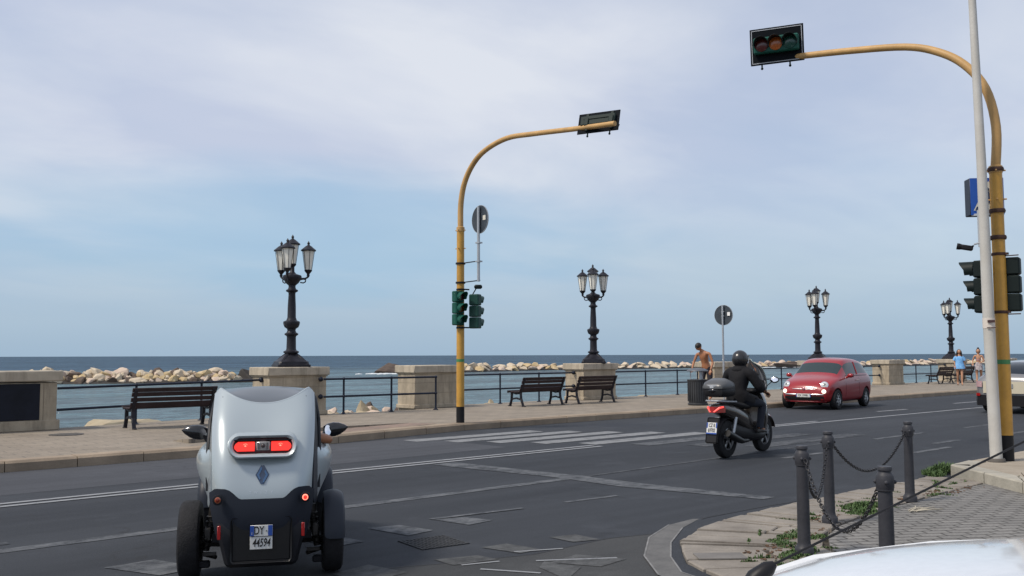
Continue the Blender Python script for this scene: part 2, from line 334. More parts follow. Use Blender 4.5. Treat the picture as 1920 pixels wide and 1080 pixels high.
# newer dark strip reaches over part of the side road, older asphalt bites in along the seam
sheet([(-60, 7.9), (-1, 7.0), (2.2, 6.5), (3.68, 6.14), (4.5, 5.78), (5.27, 5.53), (6.2, 5.56), (6.73, 5.39), (7.1, 5.42), (6.3, 4.9), (5.5, 4.3), (5.2, 3), (5.2, -5), (-60, -5)], 0.0015, 'old_surface', asph_old, road)
b = MB(); seam = [(-1, 7.0), (2.2, 6.5), (3.68, 6.14), (4.5, 5.78), (5.27, 5.53), (6.2, 5.56), (6.73, 5.40), (7.1, 5.50), (7.7, 5.60), (8.7, 5.58), (9.6, 5.50)]
for k in range(len(seam)-1):
    (x0, y0), (x1, y1) = seam[k], seam[k+1]; b.add([(x0, y0-.012, .003), (x1, y1-.012, .003), (x1, y1+.012, .003), (x0, y0+.012, .003)], [(0, 1, 2, 3)])
b.build('surface_joint', mat('tar', (0.012, 0.012, 0.014), 0.7), road, 0)
sheet([(-200, 11.95), (7, 12.05), (11, 12.2), (11, 14.9), (6.5, 14.75), (-200, 14.75)], 0.0015, 'worn_lane', asph_far, road)
def quad(pts, name, m, z=0.004): return sheet(pts, z, name, m, road)
def line(x0, y0, x1, y1, w, name, m, z=0.004):
    d = Vector((x1-x0, y1-y0)).normalized(); n_ = Vector((-d.y, d.x))*w/2
    return quad([(x0-n_.x, y0-n_.y), (x1-n_.x, y1-n_.y), (x1+n_.x, y1+n_.y), (x0+n_.x, y0+n_.y)], name, m, z)
line(-60, 11.30, 12.3, 11.36, 0.10, 'centre_line', paintw, 0.0065); line(-60, 11.07, 12.3, 11.15, 0.10, 'centre_line', paintw, 0.0065)
line(17.5, 11.55, 60, 10.6, 0.12, 'centre_line', paintw); line(17.2, 11.75, 20.6, 11.72, 0.10, 'centre_line', paintw)
line(1.5, 8.62, 9.15, 8.56, 0.17, 'lane_line', paintm); line(9.15, 8.55, 15.5, 8.75, 0.08, 'lane_line', paintg)
line(-40, 8.9, 2.3, 8.95, 0.12, 'lane_line', paintg)
for a, c, t0 in ((17.0, 19.1, 8.5), (21, 23.3, 8.45), (25.5, 28, 8.4), (31, 34, 8.3), (38, 41, 8.3), (16.9, 17.95, 7.35), (15.1, 16.5, 6.9), (12.9, 14.1, 7.93), (19.5, 21, 7.2)):
    line(a, t0, c, t0, 0.12, 'lane_line', paintm)
for a, c, t0 in ((25.2, 26.8, 12.5), (31, 34, 12.8), (38, 42, 12.9), (19.8, 22.0, 14.15)): line(a, t0, c, t0-0.1, 0.13, 'lane_line', paintw)
quad([(8.45, 11.0), (8.75, 8.75), (8.72, 7.6), (9.1, 5.85), (9.32, 5.85), (9.12, 7.6), (9.1, 8.75), (8.88, 11.0)], 'stop_line', paintm, 0.005)
for k, t0 in enumerate((14.32, 13.68, 13.02, 12.34, 11.62, 10.85, 10.05, 9.25)):
    s0 = 10.45+(14.35-t0)*0.72; w = 0.21
    quad([(s0, t0-w), (s0+3.3+k*.05, t0-w), (s0+3.3+k*.05, t0+w), (s0, t0+w)], 'zebra_stripe', (paintz if k < 5 else paintm if k < 6 else paintg), 0.005)
for q in ([(2.57, 7.41), (2.96, 7.43), (3.12, 6.9), (2.78, 6.87)], [(4.93, 7.41), (5.25, 7.33), (5.32, 6.9), (5.0, 6.85)], [(5.66, 7.34), (5.97, 7.25), (6.06, 6.92), (5.73, 6.88)],
          [(4.2, 7.35), (4.53, 7.3), (4.57, 6.9), (4.25, 6.88)], [(1.3, 7.45), (1.75, 7.45), (1.9, 6.9), (1.45, 6.9)]):
    quad(q, 'crossing_marker', paintm, 0.005)
for q in ([(5.86, 5.94), (6.12, 5.87), (6.11, 5.57), (5.86, 5.65)], [(4.57, 5.92), (4.92, 5.80), (4.94, 5.58), (4.55, 5.66)], [(5.14, 6.02), (5.4, 5.99), (5.45, 5.62), (5.22, 5.63)], [(4.09, 6.12), (4.16, 5.71), (3.83, 5.66), (3.71, 6.04)],
          [(5.52, 5.29), (5.68, 4.9), (5.34, 4.86), (5.16, 5.22)], [(4.98, 5.16), (5.15, 5.28), (5.22, 4.95), (4.86, 4.75)]):
    quad(q, 'crossing_marker', painto, 0.005)
line(5.65, 7.38, 6.76, 7.24, 0.07, 'crossing_dash', paintm, 0.0065); line(7.37, 7.22, 8.14, 7.15, 0.07, 'crossing_dash', paintm)
line(5.12, 5.34, 5.66, 4.98, 0.035, 'crossing_dash', paintw, 0.006); line(4.62, 5.42, 4.86, 5.02, 0.035, 'crossing_dash', paintw, 0.006)
line(5.22, 5.70, 5.6, 5.52, 0.03, 'crossing_dash', paintw, 0.006); line(4.6, 5.62, 4.9, 5.52, 0.03, 'crossing_dash', paintw, 0.006)
# --- storm drain grate sunk in the near lane
td = thing('drain_grate', 'worn square storm drain grate sunk in the near lane', 'drain', (4.98, 6.46, 0.002), R(-8))
b = MB(); b.box((0, 0, 0.001), (0.46, 0.44, 0.003)); b.build('drain_bed', mat('drain_dark', (0.014, 0.015, 0.017), 0.9, spec=.2), td)
b = MB()
for k in range(13): b.box((-0.215+k*0.0358, 0, 0.004), (0.017, 0.44, 0.004))
for k in range(7): b.box((0, -0.20+k*0.0667, 0.0042), (0.46, 0.012, 0.005))
b.build('grating', mat('rusted_iron', (0.042, 0.044, 0.048), 0.8, var=0.3, vscale=12, spec=.25), td)
# --- promenade slab, kerb and quay wall
kerb = [(-300, 14.40), (6.5, 14.40), (9.3, 14.92), (12.8, 15.55), (16, 15.60), (30, 15.45), (120, 15.35), (300, 15.35)]
edge = [(-300, 20.3), (6.1, 20.35), (10.75, 21.25), (12.4, 21.25), (12.41, 20.35), (15.25, 20.35), (15.3, 21.45), (300, 21.5)]
prom = brick_mat('promenade_paving', (0.25, 0.212, 0.166), (0.212, 0.178, 0.138), (0.125, 0.108, 0.09), 0.5, 0.25, 0.010, 0.3, var=0.14)
kin = [(x, y+0.30) for x, y in kerb]
b = MB(); b.poly(kin+edge[::-1], -0.3, 0.15); pave = struct(b.build('pavement', prom, smooth=0))
kerbst = mat('kerb_stone', (0.27, 0.21, 0.15), 0.8, var=0.22, vscale=1.7, bump=0.3, fine=0.08)
b = MB(); random.seed(3)
for k in range(len(kerb)-1):
    (x0, y0), (x1, y1) = kerb[k], kerb[k+1]; x0 = max(x0, -30); x1 = min(x1, 110)
    if x1 <= x0: continue
    (X0, Y0), (X1, Y1) = kerb[k], kerb[k+1]; f = lambda x: Y0+(Y1-Y0)*(x-X0)/(X1-X0)
    nblk = max(1, int((x1-x0)/0.95)); st_ = (x1-x0)/nblk
    for i in range(nblk):
        a, c = x0+i*st_+0.006, x0+(i+1)*st_-0.006; j = random.uniform(-.006, .006); ch = 0.035; dz = random.uniform(-0.004, 0.004)
        prof = lambda x: [(x, f(x)+j, -.1), (x, f(x)+j, .155+dz-ch), (x, f(x)+ch+j, .155+dz), (x, f(x)+.297, .155+dz), (x, f(x)+.297, -.1)]
        b.ring_loft([prof(a), prof(c)])
struct(b.build('kerb', kerbst, smooth=0))
b = MB()
qw = [(-300, 20.3), (6.1, 20.35), (10.75, 21.25), (12.4, 21.25), (12.41, 20.35), (15.25, 20.35), (15.3, 21.45), (300, 21.5)]
for k in range(len(qw)-1):
    (x0, y0), (x1, y1) = qw[k], qw[k+1]
    b.add([(x0, y0+.004, .12), (x1, y1+.004, .12), (x1, y1+.004, -3), (x0, y0+.004, -3)], [(0, 1, 2, 3)])
struct(b.build('sea_wall', limestone, smooth=0))
# pink ramp with its low step at the crossing
rampm = brick_mat('ramp_paving', (0.235, 0.165, 0.125), (0.205, 0.15, 0.12), (0.12, 0.095, 0.08), 0.25, 0.12, 0.008, 0.3)
sheet([(6.9, 14.76), (9.35, 15.25), (12.3, 15.84), (12.0, 16.42), (10.18, 16.12), (9.4, 15.85), (7.04, 15.30)], 0.1545, 'crossing_ramp', rampm, pave)
b = MB(); stp = [(6.6, 15.22), (9.4, 15.85), (10.18, 16.12), (12.0, 16.45)]
for k in range(3):
    (x0, y0), (x1, y1) = stp[k], stp[k+1]; h0, h1 = (.075, .075, .05, .006)[k], (.075, .075, .05, .006)[k+1]
    b.ring_loft([[(x0, y0, .14), (x0, y0, .15+h0), (x0, y0+.35, .15+h0*.6), (x0, y0+.7, .149)], [(x1, y1, .14), (x1, y1, .15+h1), (x1, y1+.35, .15+h1*.6), (x1, y1+.7, .149)]])
b.build('step', prom, pave, 0)
# bits on the promenade
td = thing('manhole_cover', 'small dark round manhole cover in the promenade near the memorial wall', 'manhole cover', (5.68, 18.52, 0.151))
b = MB(); b.lathe([(0.30, 0), (0.30, .008), (0.27, .010), (0.0, .010)], n=24); b.build('cover', mat('manhole_iron', (0.06, 0.055, 0.05), 0.7, var=0.3, vscale=14), td)
b = MB()
for a in range(-3, 4): b.box((a*.07, 0, .0125), (.02, .36, .005))
b.build('rib', mat('manhole_rib', (0.10, 0.09, 0.08), 0.7), td)

# ------------------------------------------------------------------ sea
def sea_mat():
    m = bpy.data.materials.new('sea_water'); m.use_nodes = True; nt = m.node_tree; p = nt.nodes['Principled BSDF']; l = nt.links.new
    t = nt.nodes.new('ShaderNodeTexCoord')
    def noise(scale, vs, det, rot=0.0, ro=.55, dist=0.0):
        mpn = nt.nodes.new('ShaderNodeMapping'); mpn.inputs['Scale'].default_value = vs; mpn.inputs['Rotation'].default_value = (0, 0, rot); l(t.outputs['Object'], mpn.inputs[0])
        n = nt.nodes.new('ShaderNodeTexNoise'); n.inputs['Scale'].default_value = scale; n.inputs['Detail'].default_value = det; n.inputs['Roughness'].default_value = ro; n.inputs['Distortion'].default_value = dist
        l(mpn.outputs[0], n.inputs[0]); return n.outputs[0]
    sp = nt.nodes.new('ShaderNodeSeparateXYZ'); l(t.outputs['Object'], sp.inputs[0])
    mr = nt.nodes.new('ShaderNodeMapRange'); l(sp.outputs[1], mr.inputs[0]); mr.inputs[1].default_value = 60; mr.inputs[2].default_value = 260; mr.interpolation_type = 'SMOOTHSTEP'
    # shallow green-blue inshore, deep blue outside the breakwater
    cx = nt.nodes.new('ShaderNodeMixRGB'); l(mr.outputs[0], cx.inputs[0]); cx.inputs[1].default_value = (0.058, 0.106, 0.122, 1); cx.inputs[2].default_value = (0.036, 0.066, 0.100, 1)
    big = noise(0.05, (0.25, 1.6, 1), 7, R(42))
    r2 = nt.nodes.new('ShaderNodeMapRange'); l(big, r2.inputs[0]); r2.inputs[1].default_value = .35; r2.inputs[2].default_value = .65; r2.inputs[3].default_value = .60; r2.inputs[4].default_value = 1.4  # from here on, light and dark of the waves is put into the colour
    v0 = nt.nodes.new('ShaderNodeVectorMath'); v0.operation = 'SCALE'; l(cx.outputs[0], v0.inputs[0]); l(r2.outputs[0], v0.inputs['Scale'])
    r3 = nt.nodes.new('ShaderNodeMapRange'); l(noise(.42, (.38, 1.2, 1), 9, R(42), .80, .5), r3.inputs[0]); r3.inputs[1].default_value = .36; r3.inputs[2].default_value = .64; r3.inputs[3].default_value = .35; r3.inputs[4].default_value = 1.85
    v = nt.nodes.new('ShaderNodeVectorMath'); v.operation = 'SCALE'; l(v0.outputs[0], v.inputs[0]); l(r3.outputs[0], v.inputs['Scale'])
    r4 = nt.nodes.new('ShaderNodeMapRange'); l(noise(2.0, (.55, 1.0, 1), 5, R(42), .7, .6), r4.inputs[0]); r4.inputs[1].default_value = .36; r4.inputs[2].default_value = .64; r4.inputs[3].default_value = .55; r4.inputs[4].default_value = 1.6
    vv = nt.nodes.new('ShaderNodeVectorMath'); vv.operation = 'SCALE'; l(v.outputs[0], vv.inputs[0]); l(r4.outputs[0], vv.inputs['Scale']); v = vv
    # small crests of foam
    fo = noise(0.55, (0.6, 1.6, 1), 8, R(42), .72); fr = nt.nodes.new('ShaderNodeMapRange'); l(fo, fr.inputs[0]); fr.inputs[1].default_value = .735; fr.inputs[2].default_value = .78
    fx = nt.nodes.new('ShaderNodeMixRGB'); l(fr.outputs[0], fx.inputs[0]); l(v.outputs[0], fx.inputs[1]); fx.inputs[2].default_value = (.55, .6, .62, 1); p.inputs['Specular IOR Level'].default_value = 0.28
    l(fx.outputs[0], p.inputs['Base Color']); p.inputs['Roughness'].default_value = 0.16; p.inputs['IOR'].default_value = 1.33
    b1 = nt.nodes.new('ShaderNodeBump'); b1.inputs['Strength'].default_value = 1.0; b1.inputs['Distance'].default_value = 0.7; l(noise(0.5, (0.4, 1.5, 1), 4, R(42), .55, .6), b1.inputs['Height'])
    b2 = nt.nodes.new('ShaderNodeBump'); b2.inputs['Strength'].default_value = 1.0; b2.inputs['Distance'].default_value = 0.16; l(noise(2.4, (0.7, 1.4, 1), 5, R(42), .6, .4), b2.inputs['Height']); l(b1.outputs[0], b2.inputs['Normal'])
    b3 = nt.nodes.new('ShaderNodeBump'); b3.inputs['Strength'].default_value = 1.0; b3.inputs['Distance'].default_value = 4.0; l(noise(0.09, (0.4, 1.6, 1), 4, R(42), .5, .4), b3.inputs['Height']); l(b2.outputs[0], b3.inputs['Normal'])
    l(b3.outputs[0], p.inputs['Normal'])
    o = [n for n in nt.nodes if n.type == 'OUTPUT_MATERIAL'][0]; df = nt.nodes.new('ShaderNodeBsdfDiffuse'); gl = nt.nodes.new('ShaderNodeBsdfGlossy'); gl.inputs['Roughness'].default_value = .18
    fz = nt.nodes.new('ShaderNodeFresnel'); fz.inputs[0].default_value = 1.33; l(b3.outputs[0], fz.inputs['Normal']); l(b3.outputs[0], gl.inputs['Normal'])
    cl = nt.nodes.new('ShaderNodeMapRange'); l(mr.outputs[0], cl.inputs[0]); cl.inputs[1].default_value = 0; cl.inputs[2].default_value = 1; cl.inputs[3].default_value = .34; cl.inputs[4].default_value = .13
    mi_ = nt.nodes.new('ShaderNodeMath'); mi_.operation = 'MINIMUM'; l(fz.outputs[0], mi_.inputs[0]); l(cl.outputs[0], mi_.inputs[1])
    ms = nt.nodes.new('ShaderNodeMixShader'); l(mi_.outputs[0], ms.inputs[0]); l(df.outputs[0], ms.inputs[1]); l(gl.outputs[0], ms.inputs[2]); l(fx.outputs[0], df.inputs[0]); l(ms.outputs[0], o.inputs[0])
    return m
b = MB(); b.add([(-30000, 14, -1.5), (30000, 14, -1.5), (30000, 40000, -1.5), (-30000, 40000, -1.5)], [(0, 1, 2, 3)])
struct(b.build('water', sea_mat(), smooth=0))
# ------------------------------------------------------------------ rocks and breakwaters
def rock_mb(seed, n=2, sc=(1, 1, 1), rough=0.35):
    bm = bmesh.new(); bmesh.ops.create_icosphere(bm, subdivisions=n, radius=0.5); rnd = random.Random(seed); o = Vector((rnd.uniform(-50, 50), rnd.uniform(-50, 50), 0))
    for v in bm.verts:
        d = mnoise.noise(v.co*2.2+o)*rough+mnoise.noise(v.co*5+o)*rough*.35; v.co = v.co*(1+d)
        for q in range(9):        # flat broken faces
            nn = Vector((math.sin(seed*3+q*2.1), math.cos(seed*1.7+q*1.3), math.sin(seed+q*4.2))).normalized(); e = v.co.dot(nn)-0.33
            if e > 0: v.co -= nn*e*0.97
        v.co = Vector((v.co.x*sc[0], v.co.y*sc[1], v.co.z*sc[2]))
    bm.verts.index_update(); b = MB(); b.add([v.co for v in bm.verts], [[v.index for v in f.verts] for f in bm.faces]); bm.free(); return b
rk1 = mat('pale_boulder', (0.42, 0.34, 0.24), 0.9, col2=(0.58, 0.50, 0.39), vscale=1.6, bump=0.6, bscale=6)
rk2 = mat('pink_boulder', (0.44, 0.33, 0.26), 0.9, col2=(0.56, 0.47, 0.38), vscale=1.8, bump=0.6, bscale=6)
rk3 = mat('ochre_boulder', (0.40, 0.29, 0.14), 0.9, col2=(0.52, 0.42, 0.27), vscale=1.8, bump=0.6, bscale=6)
rkd = mat('wet_rock', (0.022, 0.018, 0.015), 0.7, var=0.4, vscale=2, bump=0.6, bscale=5)
rkb = mat('brown_rock', (0.055, 0.035, 0.026), 0.8, col2=(0.11, 0.08, 0.06), vscale=1.2, bump=0.7, bscale=5)
protos = []
for k in range(9):
    o = rock_mb(k+1, 2, (1, 1, 1), .4).build('boulder', (rk1, rk2, rk1, rk3, rk1, rk2, rk1, rk1, rk3)[k], smooth=0); protos.append(o)
darkp = [rock_mb(30+k, 2, (1, 1, 1), .5).build('boulder', rkd if k else rkb, smooth=0) for k in range(2)]
used = set()
def place_rock(pr, loc, size, rot, label, group):
    if pr.name in used: o = pr.copy(); COL.objects.link(o)
    else: o = pr; used.add(pr.name)
    o.location = loc; o.scale = size; o.rotation_euler = rot; tag(o, label, 'boulder', group); return o
def polyline_pts(pl, step):
    out_ = []
    for k in range(len(pl)-1):
        a, c = Vector(pl[k]), Vector(pl[k+1]); n_ = max(1, int((c-a).length/step))
        for i in range(n_): out_.append(a.lerp(c, i/n_))
    return out_
random.seed(11)
bw1 = [(31.5, 115.5), (40, 110.5), (46, 108), (51.5, 105.5)]
bw2 = [(109, 134), (128, 138), (150, 138.5), (178, 133), (206, 128), (238, 121), (271, 118), (310, 116)]
for i, p_ in enumerate(polyline_pts(bw1, 0.76)):
    for row in range(4):
        q = random.uniform(.55, 1.15)*random.choice((1, 1, 1.3)); h = (0.22, .55, .85, 1.0)[row]; off = (-1.5, -.9, -.2, .7)[row]
        pr = random.choice(protos) if random.random() > .10 else darkp[0]
        place_rock(pr, (p_.x+random.uniform(-.5, .5), p_.y+off+random.uniform(-.3, .3), -1.5+h*random.uniform(.85, 1.12)), (1.5*q, 1.3*q, .92*q*random.uniform(.8, 1.2)), (random.uniform(-.9, .9), random.uniform(-.9, .9), random.uniform(0, 6.2)),
                   'broken limestone boulder heaped in the nearer breakwater above the left railing', 'boulders of the nearer breakwater')
pts2 = polyline_pts(bw2, 2.25)
for i, p_ in enumerate(pts2):
    for row in range(2 if i % 2 or i > 70 else 2):
        q = random.uniform(.8, 1.3); h = (0.30, .82)[row]*(1+.2*math.sin(i*.31)+.2*math.sin(i*.83)); off = (-.9, .5)[row]
        place_rock(random.choice(protos), (p_.x+random.uniform(-.5, .5), p_.y+off, -1.5+h*random.uniform(.85, 1.1)), (2.6*q, 1.9*q, 1.15*q*random.uniform(.7, 1.2)), (random.uniform(-.5, .5), random.uniform(-.5, .5), random.uniform(0, 6.2)),
                   'pale limestone boulder heaped in the long far breakwater across the bay', 'boulders of the far breakwater')
for o in protos+darkp:
    if o.name not in used: bpy.data.objects.remove(o)
def bank(pl, w, h, name, seed):
    b = MB(); rings = []; pp = polyline_pts(pl, 1.2)+[Vector(pl[-1])]
    for i, p_ in enumerate(pp):
        z = -1.5; e = mnoise.noise(Vector((i*.6, seed, 0)))*.35
        rings.append([(p_.x, p_.y-w*(1.15+e*.5), z-.3), (p_.x, p_.y-w*(1.0+e*.4), z+.16), (p_.x, p_.y-w*.5, z+h*(.55+e*.3)), (p_.x, p_.y, z+h*(.8+e*.3)), (p_.x, p_.y+w, z+.3), (p_.x, p_.y+w*1.2, z-.3)])
    b.ring_loft(rings); return struct(b.build(name, rkd, smooth=0))
bank(bw1+[(56.5, 104.0)], 2.2, .8, 'rock_bank', 1); bank(bw2, 1.9, .65, 'rock_bank', 5)
def crag(loc, size, rot, seed, m, label, cat='rock', group=None):
    b = rock_mb(seed, 4, (1, 1, 1), .55); b.xf(Matrix.Diagonal((*size, 1))); o = b.build('sea_rock', m, smooth=0); o.location = loc; o.rotation_euler = (0, 0, rot); return tag(o, label, cat, group)
crag((93.8, 134.5, -1.6), (8.5, 6, 4.2), .5, 41, rkb, 'low brown wave-washed rock left of the second stone pier')
crag((53.6, 105.0, -1.5), (6.5, 3, 2.4), -.4, 42, rkd, 'dark wet rock at the right end of the nearer breakwater')
crag((204, 121, -1.5), (17, 6, 2.6), -.2, 43, rkb, 'dark low reef showing just behind the red hatchback roof')
crag((181, 121, -1.5), (11, 5, 5.2), .2, 44, rkb, 'brown rock breaking the water beside the scooter windscreen')
fo = mat('sea_foam', (0.62, 0.66, 0.68), 0.8, var=0.15, vscale=2)
b = MB()
random.seed(5)
for cx_, cy_, w_, h_ in ((88.5, 132.5, 7, 1.6), (91, 129.5, 6, 1.0), (191, 122, 9, 2.0), (196, 117, 10, 1.4)):
    for k in range(7):
        x, y = cx_+random.uniform(-.5, .5)*w_, cy_+random.uniform(-.5, .5)*h_
        b.lathe([(1.0, 0), (.8, .10), (0.0, .16)], (0, 0, 0), 9)._xf_last(27, Matrix.Translation((x, y, -1.49)) @ Matrix.Rotation(random.uniform(-.3, .3), 4, 'Z') @ Matrix.Diagonal((random.uniform(.6, 1.8), random.uniform(.25, .5), 1, 1)))
struct(b.build('foam', fo), 'stuff')
rkl = mat('ledge_rock', (0.30, 0.24, 0.15), 0.9, col2=(0.40, 0.34, 0.24), vscale=1.3, bump=0.7, bscale=5)
crag((12.3, 33.2, -1.15), (5.2, 3.6, 1.35), .15, 51, rkl, 'flat tan rock ledge in the water behind the leftmost bench')
random.seed(21)
for k in range(34):
    x = random.uniform(16.9, 22.0); y = 27.2+(x-17.3)*.78+random.uniform(-.6, 2.2); s_ = random.uniform(.3, .8)
    b = rock_mb(60+k % 6, 2, (1, 1, 1), .4); b.xf(Matrix.Diagonal((s_*1.3, s_, s_*.8, 1))); o = b.build('shore_stone', (rkl, rk2, rkb, rk1)[k % 4], smooth=0)
    o.location = (x, y, -.70+random.uniform(-.1, .18)-(y-27-(x-17.3)*.78)*.03); o.rotation_euler = (random.random(), random.random(), random.random()*6)
    tag(o, 'loose stone in the rubble below the railing between the first two stone piers', 'stone', 'stones of the rubble under the promenade')
b = MB(); b.poly([(16.2, 26.0), (18.5, 26.2), (22.6, 30.0), (23, 33), (19.5, 31.5), (16.5, 28.4)], -3, -.78)
struct(b.build('shore_rubble', rkb, smooth=0))
for k, (x, y, s_) in enumerate(((18.9, 22.2, .7), (19.6, 22.5, .55), (26.6, 22.3, .6))):
    crag((x, y, -.25), (s_*2, s_, .75), k, 71+k, rkl, ('tan stone beyond the quay edge under the middle bench', 'small tan stone beyond the quay behind the middle bench', 'tan stone beyond the quay behind the third pier')[k])

# ================================================================== PIERS, RAILINGS, LAMPS, BENCHES
def pier(name, x0, x1, y0, dep, label, plinth=True):
    cx, cy, w = (x0+x1)/2, y0+dep/2, x1-x0; t = thing(name, label, 'pier', (cx, cy, 0.15), 0, 'stone piers along the promenade railing')
    b = MB(); b.box((0, 0, .485), (w-.10, dep-.10, .97), bev=.012)
    for zz in (0.30, 0.62): pass
    b.build('shaft', limestone, t)
    b = MB(); b.box((0, 0, .055), (w-.03, dep-.03, .11), bev=.015); b.box((0, 0, .955), (w-.045, dep-.045, .03), bev=.008)
    b.build('base_course', limestone, t)
    b = MB(); b.box((0, 0, 1.075), (w+.03, dep+.03, .205), bev=.018); b.build('coping', limecap, t)
    jm = mat('stone_joint', (0.20, 0.17, 0.13), .9)
    b = MB()
    for zz in (.42, .70): b.box((0, 0, zz), (w-.096, dep-.096, .009))
    for xx, z0, z1 in ((-w*.18, .11, .42), (w*.15, .42, .70), (-w*.25, .70, .94), (w*.3, .11, .42)): b.box((xx, 0, (z0+z1)/2), (.009, dep-.096, z1-z0-.01))
    b.build('joint', jm, t, 0)
    return t
PY = 20.6
pier('stone_pier', 10.72, 12.38, 20.32, .95, 'stone pier carrying the nearest iron lamp, behind the silver buggy')
pier('stone_pier', 15.21, 16.80, 20.60, .90, 'bare stone pier directly left of the yellow pole with the round sign')
pier('stone_pier', 21.92, 23.58, 20.62, .92, 'stone pier carrying the second lamp, behind the pair of benches')
pier('stone_pier', 29.15, 30.80, 20.72, .92, 'bare stone pier between the shirtless man and the scooter rider')
pier('stone_pier', 36.60, 38.20, 20.78, .92, 'stone pier carrying the third lamp, behind the red hatchback')
pier('stone_pier', 42.90, 44.50, 20.62, .92, 'bare stone pier just right of the red hatchback')
pier('stone_pier', 50.20, 51.85, 20.62, .92, 'stone pier carrying the farthest lamp, behind the woman in blue')
pier('stone_pier', 57.4, 59.0, 20.62, .92, 'stone pier glimpsed behind the woman with the flowered skirt')
# memorial wall with its dark panel
t = thing('memorial_wall', 'low stone memorial wall with a big dark panel at the left edge of the promenade', 'wall', (3.4, 20.35, 0.15))
b = MB(); b.box((0, 0, .47), (5.02, .86, .94), bev=.012); b.build('shaft', limestone, t)
b = MB(); b.box((0, 0, .10), (5.14, .90, .20), bev=.012); b.build('base_course', limestone, t)
b = MB(); b.box((0, 0, 1.065), (5.20, 1.0, .205), bev=.02); b.build('coping', limecap, t)
b = MB(); b.box((-.12, -.435, .565), (4.62, .02, .71)); b.build('panel', mat('dark_bronze_panel', (0.008, 0.010, 0.018), .45, spec=.2, var=.3, vscale=3), t)
b = MB(); b.box((2.26, -.434, .57), (.006, .012, .74)); b.build('joint', mat('stone_joint', (0.20, 0.17, 0.13), .9), t)

def railing(label, pts, posts, zt=((0, .88), (1, .88)), balls=(), group='railing spans between the piers'):
    """pts: end points; posts: list of x; z given as offsets above pavement"""
    (x0, y0), (x1, y1) = pts; f = lambda x: y0+(y1-y0)*(x-x0)/(x1-x0); zf = lambda x, dz: .15+zt[0][1]+(zt[1][1]-zt[0][1])*(x-x0)/(x1-x0)-dz
    t = thing('railing', label, 'railing', (x0, y0, .15), 0, group); o = Vector((x0, y0, .15))
    for dz in (0, .43):
        b = MB(); b.tube([Vector((x0, y0, zf(x0, dz)))-o, Vector((x1, y1, zf(x1, dz)))-o], .026, 10); b.build('rail', railpaint, t)
    for x in posts:
        p = Vector((x, f(x), 0))-o; h = zf(x, 0)-.15; b = MB(); b.tube([(p.x, p.y, 0), (p.x, p.y, h)], .026, 10)
        b.lathe([(.075, 0), (.075, .012), (.04, .03), (.03, .06)], (p.x, p.y, 0), 12)
        for dz in (0, .43): b.sphere((p.x, p.y, h-dz), .042, 10, 6)
        b.build('post', railpaint, t)
    for x, y, dz in balls:
        b = MB(); b.sphere(Vector((x, y, zf(x, dz)))-o, .062, 12, 8); b.build('flange_ball', railpaint, t)
    return t
railing('navy railing span between the memorial wall and the nearest lamp pier', ((5.95, 20.02), (10.80, 20.72)), (7.6, 9.15), ((0, .815), (1, .875)), [(10.74, 20.71, 0), (10.74, 20.71, .43)])
railing('navy railing span standing in front of the bare pier, left of the yellow pole', ((12.11, 20.12), (15.44, 19.95)), (12.66, 14.05, 15.44), ((0, .875), (1, .875)), [(12.11, 20.27, 0), (12.11, 20.27, .43)])
railing('navy railing span behind the first of the paired benches', ((16.75, 21.02), (22.0, 21.05)), (18.71, 20.34), balls=[(21.90, 21.05, 0), (21.90, 21.05, .43), (16.83, 21.0, 0)])
railing('navy railing span behind the litter bin and the shirtless man', ((23.5, 21.05), (29.2, 21.1)), (25.55, 27.36, 28.6), balls=[(29.12, 21.1, 0), (29.12, 21.1, .43)])
railing('navy railing span seen through and beside the scooter windscreen', ((30.7, 21.1), (36.65, 21.15)), (32.6, 34.38), balls=[(36.55, 21.15, 0), (36.55, 21.15, .43)])
railing('navy railing span emerging from behind the rear of the red hatchback', ((38.1, 21.15), (42.95, 21.1)), (39.9, 41.38), balls=[(42.86, 21.1, 0), (42.86, 21.1, .43)])
railing('navy railing span between the bare pier and the farthest lamp pier', ((44.4, 21.1), (50.3, 21.1)), (46.75, 48.47), balls=[(50.16, 21.1, 0), (50.16, 21.1, .43)])
railing('navy railing span behind the two walking women', ((51.8, 21.1), (57.5, 21.1)), (53.6, 55.5))
railing('navy railing span beyond the silver car on the right', ((58.9, 21.1), (70, 21.1)), (61, 63, 65, 67, 69))

# --- four-lantern cast iron lamp
lampglass = mat('lantern_glass', (0.80, 0.78, 0.70), 0.3, var=0.05, vscale=6, spec=.4)
def lantern(parent, x, y, z, s=1.0):
    b = MB()      # iron cage
    zb, zt_ = 0, .42*s
    rb, rt_ = .078*s, .136*s
    b.lathe([(.02*s, -.16*s), (.035*s, -.12*s), (.03*s, -.09*s), (.07*s, -.04*s), (.085*s, -.02*s), (.085*s, 0)], (x, y, z), 12)
    for k in range(6):
        a = math.pi/6+k*math.pi/3; b.tube([(x+rb*math.cos(a), y+rb*math.sin(a), z), (x+rt_*math.cos(a), y+rt_*math.sin(a), z+zt_)], .006*s, 5)
    b.lathe([(.168*s, zt_), (.168*s, zt_+.02*s), (.13*s, zt_+.05*s), (.06*s, zt_+.11*s), (.03*s, zt_+.125*s), (.022*s, zt_+.15*s), (.034*s, zt_+.17*s), (.018*s, zt_+.195*s), (.001, zt_+.225*s)], (x, y, z), 12)
    o = b.build('lantern', iron, parent)
    b = MB(); b.lathe([(.070*s, .003), (.126*s, zt_-.004)], (x, y, z), 6, rot=Matrix.Rotation(R(30), 3, 'Z')); b.build('glass', lampglass, o, 20)
